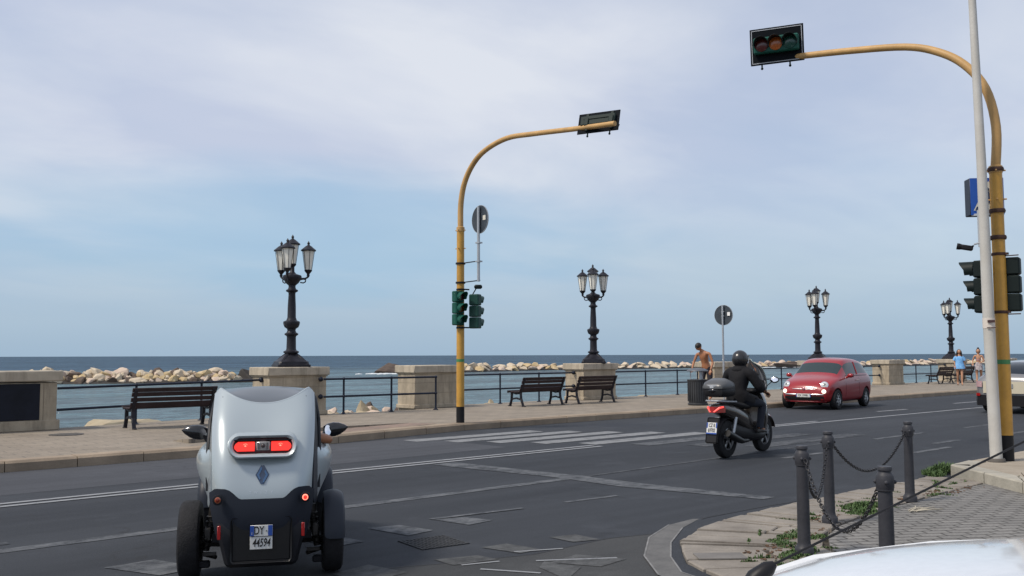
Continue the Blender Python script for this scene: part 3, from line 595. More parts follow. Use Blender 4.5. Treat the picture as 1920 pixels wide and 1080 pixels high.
def lamp(x, y, th, label, first=[None]):
    if first[0] is None:
        t = thing('street_lamp', label, 'street lamp', (x, y, 1.3290), th, 'four-lantern iron lamps on the piers')
        b = MB()
        sq = lambda h, z, r=.0: [(h, h, z), (-h, h, z), (-h, -h, z), (h, -h, z)]
        def oct_(h, z, c): return [(h, h-c, z), (h-c, h, z), (-h+c, h, z), (-h, h-c, z), (-h, -h+c, z), (-h+c, -h, z), (h-c, -h, z), (h, -h+c, z)]
        b.ring_loft([oct_(.40, 0, .02), oct_(.40, .05, .02), oct_(.37, .06, .03), oct_(.36, .13, .06), oct_(.33, .15, .08), oct_(.24, .22, .10), oct_(.18, .28, .08)])
        for a in range(4):
            c_, s_ = math.cos(a*math.pi/2+math.pi/4), math.sin(a*math.pi/2+math.pi/4)
            b.tube([(c_*.14, s_*.14, .30), (c_*.26, s_*.26, .22), (c_*.36, s_*.36, .13), (c_*.46, s_*.46, .055)], [.05, .055, .06, .05], 8); b.sphere((c_*.46, s_*.46, .04), .065, 8, 6)
        b.build('base', iron, t)
        b = MB(); b.lathe([(.20, .24), (.20, .27), (.14, .30), (.15, .33), (.19, .35), (.19, .38), (.13, .41), (.118, .45), (.112, .72), (.118, .76), (.165, .79), (.17, .82), (.12, .85), (.10, .90), (.11, .94), (.17, .98), (.195, 1.04), (.205, 1.09), (.20, 1.12), (.13, 1.15), (.115, 1.19), (.105, 1.22), (.10, 1.5), (.085, 1.80), (.09, 1.84), (.145, 1.87), (.15, 1.90), (.10, 1.93), (.085, 1.98), (.09, 2.02), (.16, 2.08), (.21, 2.16), (.235, 2.23), (.22, 2.27), (.10, 2.31), (.055, 2.36), (.05, 2.52)], n=20)
        b.build('column', iron, t)
        for k in range(3):
            a = k*2*math.pi/3; c_, s_ = math.cos(a), math.sin(a); b = MB()
            b.tube([(c_*r, s_*r, z) for r, z in ((.14, 2.16), (.24, 2.19), (.33, 2.20), (.39, 2.24), (.41, 2.31), (.39, 2.38))], [.035, .03, .026, .026, .024, .022], 7)
            b.tube([(c_*r, s_*r, z) for r, z in ((.20, 2.10), (.28, 2.09), (.33, 2.12), (.34, 2.17), (.30, 2.18))], .016, 6); b.build('arm', iron, t)
            lantern(t, c_*.40, s_*.40, 2.42, 1.14)
        lantern(t, 0, 0, 2.56, 1.14)
        first[0] = t
    else: t = dup(first[0], (x, y, 1.329), th, label)
    return t
lamp(11.58, 20.80, R(47.6-90+26), 'nearest four-lantern iron lamp, on the pier behind the silver buggy')
lamp(22.90, 21.08, R(180+43), 'second four-lantern iron lamp, on the pier behind the paired benches')
lamp(37.55, 21.25, R(180+18), 'third four-lantern iron lamp, rising behind the red hatchback')
lamp(51.00, 21.08, R(180+8), 'farthest four-lantern iron lamp, beside the woman in blue')

# --- bench
def bench_build(label):
    t = thing('bench', label, 'bench', (0, 0, 0), 0, 'black slatted benches facing the sea'); Lh = .80
    for sx in (-1, 1):
        x = sx*Lh; b = MB()
        def bar(pts, w, th=.045):
            for i in range(len(pts)-1):
                a, c = Vector((x, *pts[i])), Vector((x, *pts[i+1])); d = (c-a); ln = d.length; q = d.to_track_quat('Z', 'X').to_matrix().to_4x4()
                b.box((a+c)/2, (th, w, ln+w*.55), rot=q, bev=.006)
        bar([(-.03, 0), (.06, .22), (.08, .40)], .07); bar([(.52, 0), (.45, .20), (.44, .38)], .07)    # rear and front legs
        bar([(.06, .38), (.25, .36), (.55, .42), (.60, .40)], .06); bar([(.06, .20), (.26, .235), (.45, .20)], .05)
        bar([(.07, .38), (-.02, .60), (-.10, .78)], .06); b.box((x, -.045, .012), (.06, .12, .024), bev=.005); b.box((x, .53, .012), (.06, .12, .024), bev=.005)
        b.build('leg', iron, t)
    b = MB()
    for k in range(4): b.box((0, .14+k*.125, .412+(.0, -.008, .0, .022)[k]), (2*Lh+.14, .105, .03), bev=.006)
    b.build('seat', slatwood, t)
    b = MB()
    for k, (y, z) in enumerate(((.045, .475), (.0, .585), (-.045, .69), (-.085, .78))):
        b.box((0, y, z), (2*Lh+.14, .028, .088 if k != 0 else .11), rot=Matrix.Rotation(R(24), 4, 'X'), bev=.006)
    b.build('backrest', slatwood, t); return t
bn = bench_build('leftmost black bench, alone beside the silver buggy')
bn.location = (7.85, 18.85, .15); bn.rotation_euler = (0, 0, R(-2))
dup(bn, (18.85, 19.35, .15), R(1), 'left bench of the pair right of the yellow pole')
dup(bn, (21.02, 19.25, .15), R(1), 'right bench of the pair, in front of the second lamp pier')
dup(bn, (34.25, 19.65, .15), R(0), 'bench half hidden behind the front of the red hatchback')
dup(bn, (46.3, 19.45, .15), R(0), 'far bench below the farthest lamp, left of the woman in blue')
dup(bn, (48.9, 19.5, .15), R(0), 'far bench partly hidden behind the two walking women')

# --- litter bin
t = thing('litter_bin', 'dark round litter bin with raised lid on the promenade behind the scooter', 'litter bin', (22.2, 16.38, .15))
b = MB(); b.lathe([(.27, 0), (.29, .02), (.29, .05), (.265, .07), (.28, .40), (.285, .68), (.30, .70), (.30, .735), (.27, .74)], n=28)
for k in range(28):
    a = k*2*math.pi/28; b.box((.285*math.cos(a), .285*math.sin(a), .39), (.012, .03, .56), rz=a)
b.build('body', mat('bin_grey', (0.030, 0.032, 0.036), .5, var=.2), t)
b = MB()
for a in (0, 2.1, 4.2): b.box((.2*math.cos(a), .2*math.sin(a), .86), (.02, .07, .26), rz=a)
b.build('lid_post', galv, t)
b = MB(); b.lathe([(.30, .97), (.31, .98), (.30, 1.0), (.20, 1.05), (.001, 1.07)], n=28); b.build('lid', mat('lid_grey', (0.09, 0.10, 0.12), .45), t)

# ================================================================== TRAFFIC LIGHT POLES
def head(parent, loc, rz, n=3, s=1.0, m=greenpl, name='signal_head', lit=None, hood=.20, big=False):
    """vertical three-lens head; local +Y is the way the lenses face"""
    mt = Matrix.Translation(loc) @ Matrix.Rotation(rz, 4, 'Z')
    b = MB()
    for k in range(n): b.box((0, -.06, .25*s*(k-(n-1)/2)), (.24*s, .16*s, .242*s), bev=.02*s)
    b.xf(mt); o = b.build(name, m, parent, 30)
    for k in range(n):
        z = .25*s*(k-(n-1)/2); rr = .095*s*(1.25 if big and k == n-1 else 1); b = MB(); seg = 14; rings = []; hl = hood*s*(1.3 if big and k == n-1 else 1)
        for y, dr in ((.0, 0), (hl, .004)):
            rings.append([((rr+dr)*math.cos(R(-40+260*i/seg)), y*(1 if True else 0)*(0.55+.45*max(0, math.sin(R(-40+260*i/seg)))), z+(rr+dr)*math.sin(R(-40+260*i/seg))) for i in range(seg+1)])
        rin = [[((rr-.006)*math.cos(R(-40+260*i/seg)), r_[i][1], z+(rr-.006)*math.sin(R(-40+260*i/seg))) for i in range(seg+1)] for r_ in rings]
        b.ring_loft([rings[0], rings[1], rin[1], rin[0]], closed=False); b.xf(mt @ Matrix.Translation((0, .02*s, 0))); b.build('hood', m, o, 30)
        b = MB(); b.lathe([(.088*s, 0), (.088*s, .012*s), (.05*s, .022*s), (.001, .026*s)], (0, 0, 0), 18, 'Y'); b.v = [(x, y, z_) for x, y, z_ in b.v]
        b.xf(mt @ Matrix.Translation((0, .025*s, z))); b.build('lens', mat('lens_'+('g', 'a', 'r')[k % 3], ((.004, .05, .04), (.10, .035, .006), (.06, .006, .006))[k % 3], .2, spec=.8), o, 40)
    return o
def mast(name, label, base, joint_z, path, group):
    t = thing(name, label, 'traffic light', base, 0, group); x0, y0, z0 = base
    b = MB(); b.tube([(0, 0, 0), (0, 0, .345)], .089, 20); b.build('black_foot', black, t)
    b = MB(); b.tube([(0, 0, .346), (0, 0, 1.9), (0, 0, joint_z-z0)], [.0865, .085, .082], 20); b.build('pole', yellow, t)
    b = MB(); b.tube([(0, 0, 1.31), (0, 0, 1.37)], .0880, 20); b.build('green_band', mat('green_tape', (0.05, 0.20, 0.07), .5), t)
    pts = [Vector((0, 0, joint_z-z0))]+[Vector(p)-Vector(base) for p in path]
    # smooth the bend
    sm = []
    for i in range(len(pts)-1):
        p0 = pts[max(i-1, 0)]; p1 = pts[i]; p2 = pts[i+1]; p3 = pts[min(i+2, len(pts)-1)]
        for q in range(5):
            u = q/5; sm.append(.5*((2*p1)+(-p0+p2)*u+(2*p0-5*p1+4*p2-p3)*u*u+(-p0+3*p1-3*p2+p3)*u**3))
    sm.append(pts[-1]); nn = len(sm)
    b = MB(); b.tube(sm, [.064-.016*i/nn for i in range(nn)], 16); b.build('mast_arm', tanpaint, t)
    b = MB(); b.lathe([(.082, -.05), (.090, -.045), (.090, .045), (.066, .06)], (0, 0, joint_z-z0), 18)
    for a in range(4):
        for dz in (-.02, -.42): b.tube([(0, 0, joint_z-z0+dz), (.125*math.cos(a*1.57+.4), .125*math.sin(a*1.57+.4), joint_z-z0+dz)], .011, 6)
    b.build('collar', tanpaint, t); return t
def plate(parent, c, w, h, tilt, face, yaw=0.0):
    """horizontal three-lens signal on a backing board; face=+1 looks to +X, -1 to -X; tilt leans the top towards the face side"""
    mt = Matrix.Translation(c) @ Matrix.Rotation(yaw, 4, 'Z') @ Matrix.Rotation(tilt*face, 4, 'Y') @ Matrix.Rotation(0 if face > 0 else math.pi, 4, 'Z')
    b = MB(); b.box((0, 0, 0), (.02, w, h), bev=.006); b.xf(mt); bo = b.build('backing_board', mat('board_black', (0.008, 0.010, 0.013), .8, spec=.08), parent)
    b = MB(); e = .028
    for yy in (-1, 1): b.box((.013, yy*(w/2-.03), 0), (.006, .012, h-.05))
    for zz in (-1, 1): b.box((.013, 0, zz*(h/2-.03)), (.006, w-.05, .012))
    b.xf(mt); b.build('border', mat('board_border', (0.40, 0.42, 0.45), .5), bo)
    b = MB(); hw = w*.84; b.box((.07, 0, 0), (.13, hw, .265), bev=.02)
    b.xf(mt); hd = b.build('signal_head', greenpl, parent, 30)
    for k, (m_, nm) in enumerate(((mat('lens_red_big', (0.09, 0.010, 0.008), .2, spec=.8), 'lens'), (mat('lens_amber_big', (0.42, 0.10, 0.012), .2, spec=.8), 'lens'), (mat('lens_green_big', (0.004, 0.06, 0.045), .2, spec=.8), 'lens'))):
        y = (1-k)*hw*.31
        b = MB(); b.lathe([(.105, 0), (.105, .012), (.06, .024), (.001, .03)], (0, 0, 0), 20, 'X'); b.xf(mt @ Matrix.Translation((.135, -y if face < 0 else y, 0))); b.build('lens', m_, hd)
        b = MB(); seg = 14; rings = []
        for x, rr in ((.13, .118), (.33, .122), (.33, .115), (.13, .111)):
            rings.append([(x if x < .2 else .13+.2*(.35+.65*max(0, math.sin(R(-20+220*i/seg)))), rr*math.cos(R(-20+220*i/seg)), rr*math.sin(R(-20+220*i/seg))) for i in range(seg+1)])
        b.ring_loft(rings, closed=False); b.xf(mt @ Matrix.Translation((0, -y if face < 0 else y, 0))); b.build('hood', mat('hood_black', (0.008, 0.012, 0.012), .4), hd, 30)
    b = MB()
    for yy in (-.28, .22): b.box((-.03, yy, 0), (.05, .05, h*.8)); b.box((-.07, yy, -h*.02), (.06, .09, .16), bev=.01)
    for yy in (-.25, .2): b.tube([(0, yy, -h/2), (0, yy, -h/2-.05)], .014, 6); b.sphere((0, yy, -h/2-.06), .022, 8, 6)
    b.box((-.05, 0, .03), (.05, hw, .20), bev=.015); b.box((-.07, .0, .06), (.04, hw*.8, .03)); b.xf(mt); b.build('bracket', mat('bracket_dark', (0.010, 0.022, 0.020), .6, spec=.2), parent)
GP = 'yellow mast-arm traffic lights'
LP = mast('traffic_light', 'yellow mast-arm traffic light on the promenade kerb, left of the paired benches', (12.86, 15.75, .15), 4.35,
          [(12.86, 15.74, 4.9), (12.86, 15.62, 5.35), (12.86, 15.34, 5.72), (12.86, 14.92, 5.97), (12.86, 14.23, 6.11), (12.86, 13.43, 6.06), (12.86, 12.17, 5.94), (12.86, 11.25, 5.865)], GP)
o_ = Vector((12.86, 15.75, .15))
plate(LP, Vector((13.00, 11.78, 6.01))-o_, .84, .44, R(18), 1, R(20))
head(LP, (-.10, -.10, 2.47), R(180), m=greenpl, hood=.20)
head(LP, (.24, -.26, 2.40), R(-70), m=mat('signal_mid_green', (0.008, 0.048, 0.038), .45, spec=.3), hood=.22)
for z in (2.05, 2.88): b = MB(); b.lathe([(.090, -.02), (.096, 0), (.090, .02)], (0, 0, z), 16); b.box((0, -.11, z), (.30, .03, .03)); b.build('clamp', black, LP)
for z in (3.03, 3.45): b = MB(); b.lathe([(.105, -.02), (.11, 0), (.105, .02)], (0, 0, z), 16); b.tube([(0, 0, z), (.05, -.60, z+.02)], .012, 6); b.build('clamp', black, LP)
b = MB(); b.box((.20, -.36, 2.93), (.17, .10, .09), rz=R(-30), bev=.025); b.tube([(.14, -.2, 2.72), (.18, -.32, 2.90)], .014, 6); b.build('sensor', darkgreen, LP)
def round_sign(parent, c, r, normal, post_to, sticker=True):
    rz = math.atan2(normal[1], normal[0]); mt = Matrix.Translation(c) @ Matrix.Rotation(rz, 4, 'Z')
    b = MB(); b.lathe([(r, 0), (r, .012), (r-.012, .02), (.001, .02)], n=36, axis='X'); b.xf(mt); d = b.build('sign_disc', mat('sign_back', (0.030, 0.040, 0.052), .5, var=.25, vscale=5), parent)
    b = MB(); b.lathe([(r-.001, -.004), (r+.006, -.003), (r+.006, .016), (r-.002, .017), (r-.001, -.004)], n=36, axis='X', cap=False); b.xf(mt); b.build('rim', galv, d)
    b = MB(); b.lathe([(r*.98, .0), (r*.98, .003), (.001, .003)], n=36, axis='X'); b.xf(mt @ Matrix.Translation((.021, 0, 0))); b.build('face', mat('sign_blue', (0.02, 0.09, 0.35), .4), d)
    if sticker: b = MB(); b.box((-.004, -r*.55, .02), (.006, .10, .10)); b.xf(mt); b.build('sticker', mat('sticker', (.6, .58, .5), .6), d)
round_sign(LP, (.03, -.62, 4.36), .30, (1, -.1), 0)
b = MB(); b.tube([(-.01, -.62, 3.02), (-.01, -.62, 4.63)], .032, 10)
for z in (3.45, 3.85): b.box((.0, -.62, z), (.10, .12, .03))
b.build('sign_post', galv, LP)
RP = mast('traffic_light', 'yellow mast-arm traffic light at the near right corner beside the leaning white pole', (13.6, 4.93, .15), 4.15,
          [(13.6, 4.90, 4.75), (13.6, 5.02, 5.32), (13.6, 5.30, 5.73), (13.6, 5.66, 6.00), (13.6, 6.13, 6.19), (13.6, 6.95, 6.34), (13.6, 7.85, 6.47), (13.6, 8.15, 6.50)], GP)
o_ = Vector((13.6, 4.93, .15))
plate(RP, Vector((13.42, 8.19, 6.70))-o_, .86, .60, R(7), -1, R(24))
head(RP, (-.02, .29, 2.38), R(0), m=darkgreen, hood=.17, big=True, s=.98)
head(RP, (.16, -.10, 2.40), R(-80), m=darkgreen, hood=.2)
rustc = mat('rusty_clamp', (0.05, 0.02, 0.012), .7)
for z in (2.02, 2.82): b = MB(); b.lathe([(.090, -.02), (.096, 0), (.090, .02)], (0, 0, z), 16); b.box((0, .06, z), (.05, .36, .03)); b.tube([(0, 0, z-.03), (.0, -.25, z-.03)], .008, 6); b.build('clamp', rustc, RP)
for z in (3.05, 3.42, 4.0): b = MB(); b.lathe([(.10, -.028), (.108, 0), (.10, .028)], (0, 0, z), 16); b.build('clamp', rustc, RP)
# boxed pedestrian crossing sign
ca = R(180+42); mt = Matrix.Translation((.19, .235, 3.66)) @ Matrix.Rotation(ca, 4, 'Z')
b = MB(); b.box((0, 0, 0), (.20, .46, .53), bev=.01); b.xf(mt); sb = b.build('crossing_sign', mat('sign_box', (0.012, 0.016, 0.03), .5), RP)
b = MB(); b.box((.103, 0, 0), (.006, .45, .52)); b.xf(mt); b.build('blue_face', mat('sign_blue2', (0.012, 0.085, 0.42), .35), sb)
b = MB(); b.add([(.109, -.19, -.20), (.109, .23, -.20), (.109, .02, .22)], [(0, 1, 2)]); b.xf(mt); b.build('white_triangle', mat('sign_white', (.62, .62, .56), .5), sb, 0)
b = MB(); b.tube([(.112, .0, .06), (.112, .01, -.03)], .022, 6); b.sphere((.112, .0, .10), .026, 8, 6)
b.tube([(.112, .01, -.03), (.112, .07, -.17)], .015, 6); b.tube([(.112, .01, -.03), (.112, -.05, -.17)], .015, 6); b.tube([(.112, .0, .05), (.112, .08, .0)], .012, 6)
for k in range(4): b.add([(.1115, -.17+k*.10, -.195), (.1115, -.13+k*.10, -.195), (.1115, -.12+k*.085, -.145), (.1115, -.145+k*.085, -.145)], [(0, 1, 2, 3)])
b.xf(mt); b.build('walking_symbol', mat('symbol_dark', (.012, .03, .10), .5), sb)
b = MB(); b.box((0, .17, 3.40), (.03, .34, .03)); b.box((-.02, .24, 3.2), (.03, .03, .52)); b.tube([(0, 0, 3.05), (-.04, .31, 2.98)], .012, 6); b.build('sign_bracket', galv, RP)
b = MB(); q = Matrix.Translation((-.06, .40, 2.94)) @ Matrix.Rotation(R(25), 4, 'Z') @ Matrix.Rotation(R(12), 4, 'X')
c2 = MB(); c2.box((0, 0, 0), (.08, .16, .07), bev=.015); c2.lathe([(.036, .06), (.045, .10), (.045, .13), (.03, .13)], n=12, axis='Y'); c2.xf(q); b.merge(c2); b.tube([(-.05, .31, 2.96), (-.05, .35, 2.95)], .012, 6); b.build('camera_sensor', black, RP)
# leaning white pole
t = thing('pole', 'tall slender white pole leaning in front of the yellow traffic light', 'pole', (13.348, 4.975, .152))
b = MB(); b.tube([(0, 0, 0), (-.024, .02, 1.87), (-.036, .03, 4.1), (-.066, .055, 6.36), (-.09, .075, 8.4)], [.078, .075, .062, .050, .044], 18)
b.build('shaft', mat('pole_white', (0.52, 0.51, 0.48), .5, col2=(0.44, 0.42, 0.38), vscale=2, bump=.1), t)
b = MB(); b.lathe([(.112, 0), (.112, .03), (.10, .05)], n=18); b.build('foot', mat('pole_foot', (0.10, 0.09, 0.08), .8), t)
b = MB(); b.lathe([(.0785, 1.79), (.0785, 1.93)], (-.024, .02, 0), 18); st_ = b.build('sticker', mat('sticker_pale', (.62, .56, .50), .6), t)
b = MB(); b.box((-.098, -.040, 1.885), (.006, .09, .035), rz=R(22)); b.box((-.098, -.040, 1.80), (.006, .11, .012), rz=R(22)); b.build('sticker_print', mat('sticker_ink', (.05, .02, .02), .6), st_)

# ================================================================== NEAR CORNER: slabs, pavers, bollards, weeds
GZ = 0.03
outer = [(4.9, -30), (5.0, 0), (5.2, 2.2), (5.45, 3.6), (5.89, 4.49), (6.44, 4.96), (7.06, 5.22), (7.6, 5.32), (9.11, 5.41), (11.3, 5.36), (12.6, 5.35), (13.4, 5.4), (200, 5.3)]
inner = [(6.1, -30), (6.2, 0), (6.35, 2.2), (6.5, 3.0), (6.75, 3.5), (7.1, 3.95), (7.6, 4.25), (8.1, 4.4), (9.3, 4.55), (11.3, 4.6), (12.6, 4.62), (13.4, 4.6), (200, 4.5)]
pavers = brick_mat('grey_pavers', (0.155, 0.15, 0.142), (0.185, 0.178, 0.168), (0.055, 0.052, 0.046), 0.23, 0.115, 0.011, 0.6, rot=R(34), var=0.16, off=.5)
b = MB(); pi_ = [p for p in inner]; b.poly([(p[0], p[1]) for p in pi_]+[(200, -60), (6.1, -60)], -.2, GZ); struct(b.build('corner_pavement', pavers, smooth=0))
b = MB(); b.poly([(x, y) for x, y in outer]+[(x, y) for x, y in inner[::-1]], -.2, GZ-.035); struct(b.build('slab_bed', mat('soil_joint', (0.045, 0.038, 0.028), .95, var=.4, vscale=9, bump=.5), smooth=0))
slabm = mat('corner_slab', (0.15, 0.132, 0.112), .85, col2=(0.27, 0.242, 0.208), vscale=1.9, bump=.4, bscale=14, fine=.1)
random.seed(9); b = MB()
def arc(pl, step):
    o2 = polyline_pts([(*p, 0) for p in pl], step); return [(p.x, p.y) for p in o2]
op = arc(outer[2:11], 0.1)
def nearest_in(p):
    best = None
    for k in range(len(inner)-1):
        a, c = Vector(inner[k]), Vector(inner[k+1]); u = max(0, min(1, (Vector(p)-a).dot(c-a)/(c-a).length_squared)); q = a.lerp(c, u)
        if best is None or (q-Vector(p)).length < (best-Vector(p)).length: best = q
    return best
i = 0
while i < len(op)-4:
    j = min(len(op)-1, i+random.choice((1, 2, 2, 3))); p0, p1 = Vector(op[i]), Vector(op[j]); q0, q1 = nearest_in(op[i]), nearest_in(op[j]); g = .016
    d = (p1-p0).normalized()*g; cuts = [0, random.uniform(.42, .70), 1] if random.random() < .6 else [0, 1]
    for a, c in zip(cuts[:-1], cuts[1:]):
        c_ = c-(.03 if c < 1 else .05); dz = random.uniform(-.006, .008); jj = lambda: Vector((random.uniform(-.012, .012), random.uniform(-.012, .012)))
        quad_ = [p0.lerp(q0, a)+d+jj(), p1.lerp(q1, a)-d+jj(), p1.lerp(q1, c_)-d+jj(), p0.lerp(q0, c_)+d+jj()]
        mid = sum(quad_, Vector((0, 0)))/4; top = [mid+(v-mid)*.965 for v in quad_]
        b.ring_loft([[(v.x, v.y, -.03) for v in quad_], [(v.x, v.y, GZ-.004+dz) for v in quad_], [(v.x, v.y, GZ+.004+dz) for v in top]])
    i = j
struct(b.build('kerb_slabs', slabm, smooth=0))
# curved pale gutter band in the road
go = [(5.2, 3.6), (5.43, 4.38), (5.85, 4.86), (6.47, 5.32), (7.08, 5.58), (7.5, 5.62)]; gi = [(5.40, 3.5), (5.62, 4.32), (5.98, 4.70), (6.43, 5.05), (7.05, 5.40), (7.55, 5.58)]
b = MB(); b.ring_loft([[(x, y, .0085) for x, y in go], [(x, y, .0085) for x, y in gi]], closed=False)
b.build('gutter', mat('gutter_concrete', (0.085, 0.084, 0.083), .85, col2=(0.125, 0.123, 0.12), vscale=5, fine=.1), road, 0)
b = MB(); b.ring_loft([[(x, y, .0065) for x, y in gi], [(x+.0, y, .0065) for x, y in [(5.45, 3.5), (5.88, 4.47), (6.2, 4.76), (6.44, 4.95), (7.06, 5.21), (7.6, 5.31)]]], closed=False)
b.build('gutter_fill', asphalt, road, 0)
b = MB()
for pl in (go, gi):
    for k in range(len(pl)-2):
        (x0, y0), (x1, y1) = pl[k], pl[k+1]; d = Vector((x1-x0, y1-y0)).normalized(); n_ = Vector((-d.y, d.x))*.007
        b.add([(x0-n_.x, y0-n_.y, .011), (x1-n_.x, y1-n_.y, .011), (x1+n_.x, y1+n_.y, .011), (x0+n_.x, y0+n_.y, .011)], [(0, 1, 2, 3)])
b.build('gutter_edge', mat('gutter_edge', (0.17, 0.17, 0.17), .85, var=.3, vscale=9), road, 0)
# raised stone plinth carrying the poles
b = MB(); b.poly([(12.55, 5.22), (11.45, 3.98), (10.4, 2.8), (9.3, 1.2), (40, 1.2), (40, 5.0), (13.2, 5.27)], -.1, .152); b2 = b
struct(b.build('raised_pavement', mat('plinth_stone', (0.25, 0.21, 0.16), .85, col2=(0.33, 0.29, 0.23), vscale=2.4, bump=.3, fine=.08), smooth=0))
b = MB(); pl = [(13.2, 5.275), (12.54, 5.235), (11.44, 3.985), (10.38, 2.80), (9.28, 1.2)]
for k in range(len(pl)-1):
    (x0, y0), (x1, y1) = pl[k], pl[k+1]; d = Vector((x1-x0, y1-y0)).normalized(); n_ = Vector((d.y, -d.x))*-.22; nb = max(1, int(((x1-x0)**2+(y1-y0)**2)**.5/.8))
    for i in range(nb):
        u0, u1 = i/nb+.006, (i+1)/nb-.006; a = Vector((x0+(x1-x0)*u0, y0+(y1-y0)*u0)); c = Vector((x0+(x1-x0)*u1, y0+(y1-y0)*u1)); o2 = n_.normalized()*-.012
        b.ring_loft([[(a.x+o2.x, a.y+o2.y, -.05), (a.x+o2.x, a.y+o2.y, .145), (a.x, a.y, .160), (a.x+n_.x, a.y+n_.y, .160)], [(c.x+o2.x, c.y+o2.y, -.05), (c.x+o2.x, c.y+o2.y, .145), (c.x, c.y, .160), (c.x+n_.x, c.y+n_.y, .160)]])
struct(b.build('plinth_kerb', mat('plinth_kerb_stone', (0.32, 0.30, 0.25), .85, var=.2, vscale=3, bump=.3), smooth=0))
# slab drain
t = thing('kerb_drain', 'small slotted drain cover set in the cracked kerb slabs', 'drain', (6.16, 4.36, GZ+.010), R(-40))
b = MB(); b.box((0, 0, 0), (.38, .20, .014), bev=.003); b.build('cover', mat('drain_stone', (0.15, 0.14, 0.13), .8, var=.2), t)
b = MB()
for sx in (-1, 1):
    for k in range(5): b.box((sx*.085, -.06+k*.03, .003), (.12, .010, .003))
b.build('slot', mat('slot_dark', (0.02, 0.02, 0.02), .9), t)
# bollards
bolm = mat('bollard_iron', (0.040, 0.041, 0.048), .5, spec=.22, var=.18, vscale=5, bump=.12, bscale=40)
def bollard(loc, label, first=[None]):
    if first[0]: return dup(first[0], loc, random.uniform(0, .3), label)
    t = thing('bollard', label, 'bollard', loc, 0, 'iron bollards on the corner')
    b = MB(); b.lathe([(.072, 0), (.072, .05), (.066, .058), (.054, .075), (.050, .10), (.048, .40), (.0455, .70)], n=28); b.build('post', bolm, t)
    b = MB(); b.lathe([(.048, .69), (.054, .695), (.054, .708), (.0565, .712), (.0575, .75), (.0565, .785), (.050, .798), (.044, .806), (.040, .812), (.040, .820), (.047, .824), (.047, .842), (.043, .848), (.001, .850)], n=28)
    for a in range(4): b.sphere((.058*math.cos(a*1.571+.5), .058*math.sin(a*1.571+.5), .75), .014, 10, 6)
    b.build('cap', bolm, t); first[0] = t; return t
BA, BB_, BC, BD = (6.73, 3.97, GZ), (8.16, 4.54, GZ), (9.95, 4.60, GZ), (5.88, 2.88, GZ)
bollard(BA, 'left front bollard, nearest the small kerb drain'); bollard(BB_, 'left rear bollard of the four, nearest the road')
bollard(BC, 'rightmost bollard, farthest from the camera'); bollard(BD, 'nearest bollard of the four, rising behind the white car roof')
def chain(p, q, sag, label):
    p, q = Vector(p)+Vector((0, 0, .745)), Vector(q)+Vector((0, 0, .745)); d = (q-p); dn = Vector((d.x, d.y, 0)).normalized(); p = p+dn*.062; q = q-dn*.062; d = q-p
    pts = [p+d*(i/200)+Vector((0, 0, -4*sag*(i/200)*(1-i/200))) for i in range(201)]
    ln = [0]
    for i in range(200): ln.append(ln[-1]+(pts[i+1]-pts[i]).length)
    pitch = .030; n_ = int(ln[-1]/pitch); b = MB(); k = 0
    base = MB(); R1, R2, mi_ = 10, 6, []
    for i in range(R1):
        a = 2*math.pi*i/R1; cx, cz = math.cos(a)*.0125, math.sin(a)*.0125; off = .009 if math.sin(a) > 0 else -.009
        base.v += [((.0125+.0042*math.cos(2*math.pi*j/R2))*math.cos(a), .0042*math.sin(2*math.pi*j/R2), (.0125+.0042*math.cos(2*math.pi*j/R2))*math.sin(a)+off) for j in range(R2)]
    base.f = [(i*R2+j, i*R2+(j+1) % R2, ((i+1) % R1)*R2+(j+1) % R2, ((i+1) % R1)*R2+j) for i in range(R1) for j in range(R2)]
    for i in range(n_):
        s_ = (i+.5)*pitch
        while k < 199 and ln[k+1] < s_: k += 1
        t_ = (pts[k+1]-pts[k]).normalized(); c = pts[k].lerp(pts[k+1], (s_-ln[k])/max(1e-6, ln[k+1]-ln[k]))
        b.merge(base, Matrix.Translation(c) @ t_.to_track_quat('Z', 'Y').to_matrix().to_4x4() @ Matrix.Rotation(R(90)*(i % 2)+.3, 4, 'Z'))
    o = b.build('chain', mat('chain_iron', (0.022, 0.022, 0.026), .4, metal=.3), smooth=60); tag(o, label, 'chain', 'chains slung between the bollards')
chain(BA, BD, .43, 'chain hanging lowest, between the left front and nearest bollards')
chain(BA, BB_, .40, 'chain between the two left bollards'); chain(BB_, BC, .34, 'chain running from the left rear bollard to the rightmost bollard')
# weeds
random.seed(31)
def blades(b, cx, cy, rx, ry, n_, h, z=GZ, rz=0):
    for k in range(n_):
        a = random.uniform(0, 6.28); r_ = random.random()**.6; dx, dy = math.cos(a)*r_*rx, math.sin(a)*r_*ry; x, y = cx+dx*math.cos(rz)-dy*math.sin(rz), cy+dx*math.sin(rz)+dy*math.cos(rz)
        hh = h*random.uniform(.4, 1.1)*(1.15-r_*.7); th = random.uniform(0, 6.28); ln = random.uniform(.2, .9)*hh; w = random.uniform(.004, .009); dxv, dyv = math.cos(th), math.sin(th)
        b.add([(x-dyv*w, y+dxv*w, z), (x+dyv*w, y-dxv*w, z), (x+dxv*ln*.5+dyv*w*.7, y+dyv*ln*.5-dxv*w*.7, z+hh*.7), (x+dxv*ln*.5-dyv*w*.7, y+dyv*ln*.5+dxv*w*.7, z+hh*.7), (x+dxv*ln, y+dyv*ln, z+hh*.95)], [(0, 1, 2, 3), (3, 2, 4)])
b = MB()
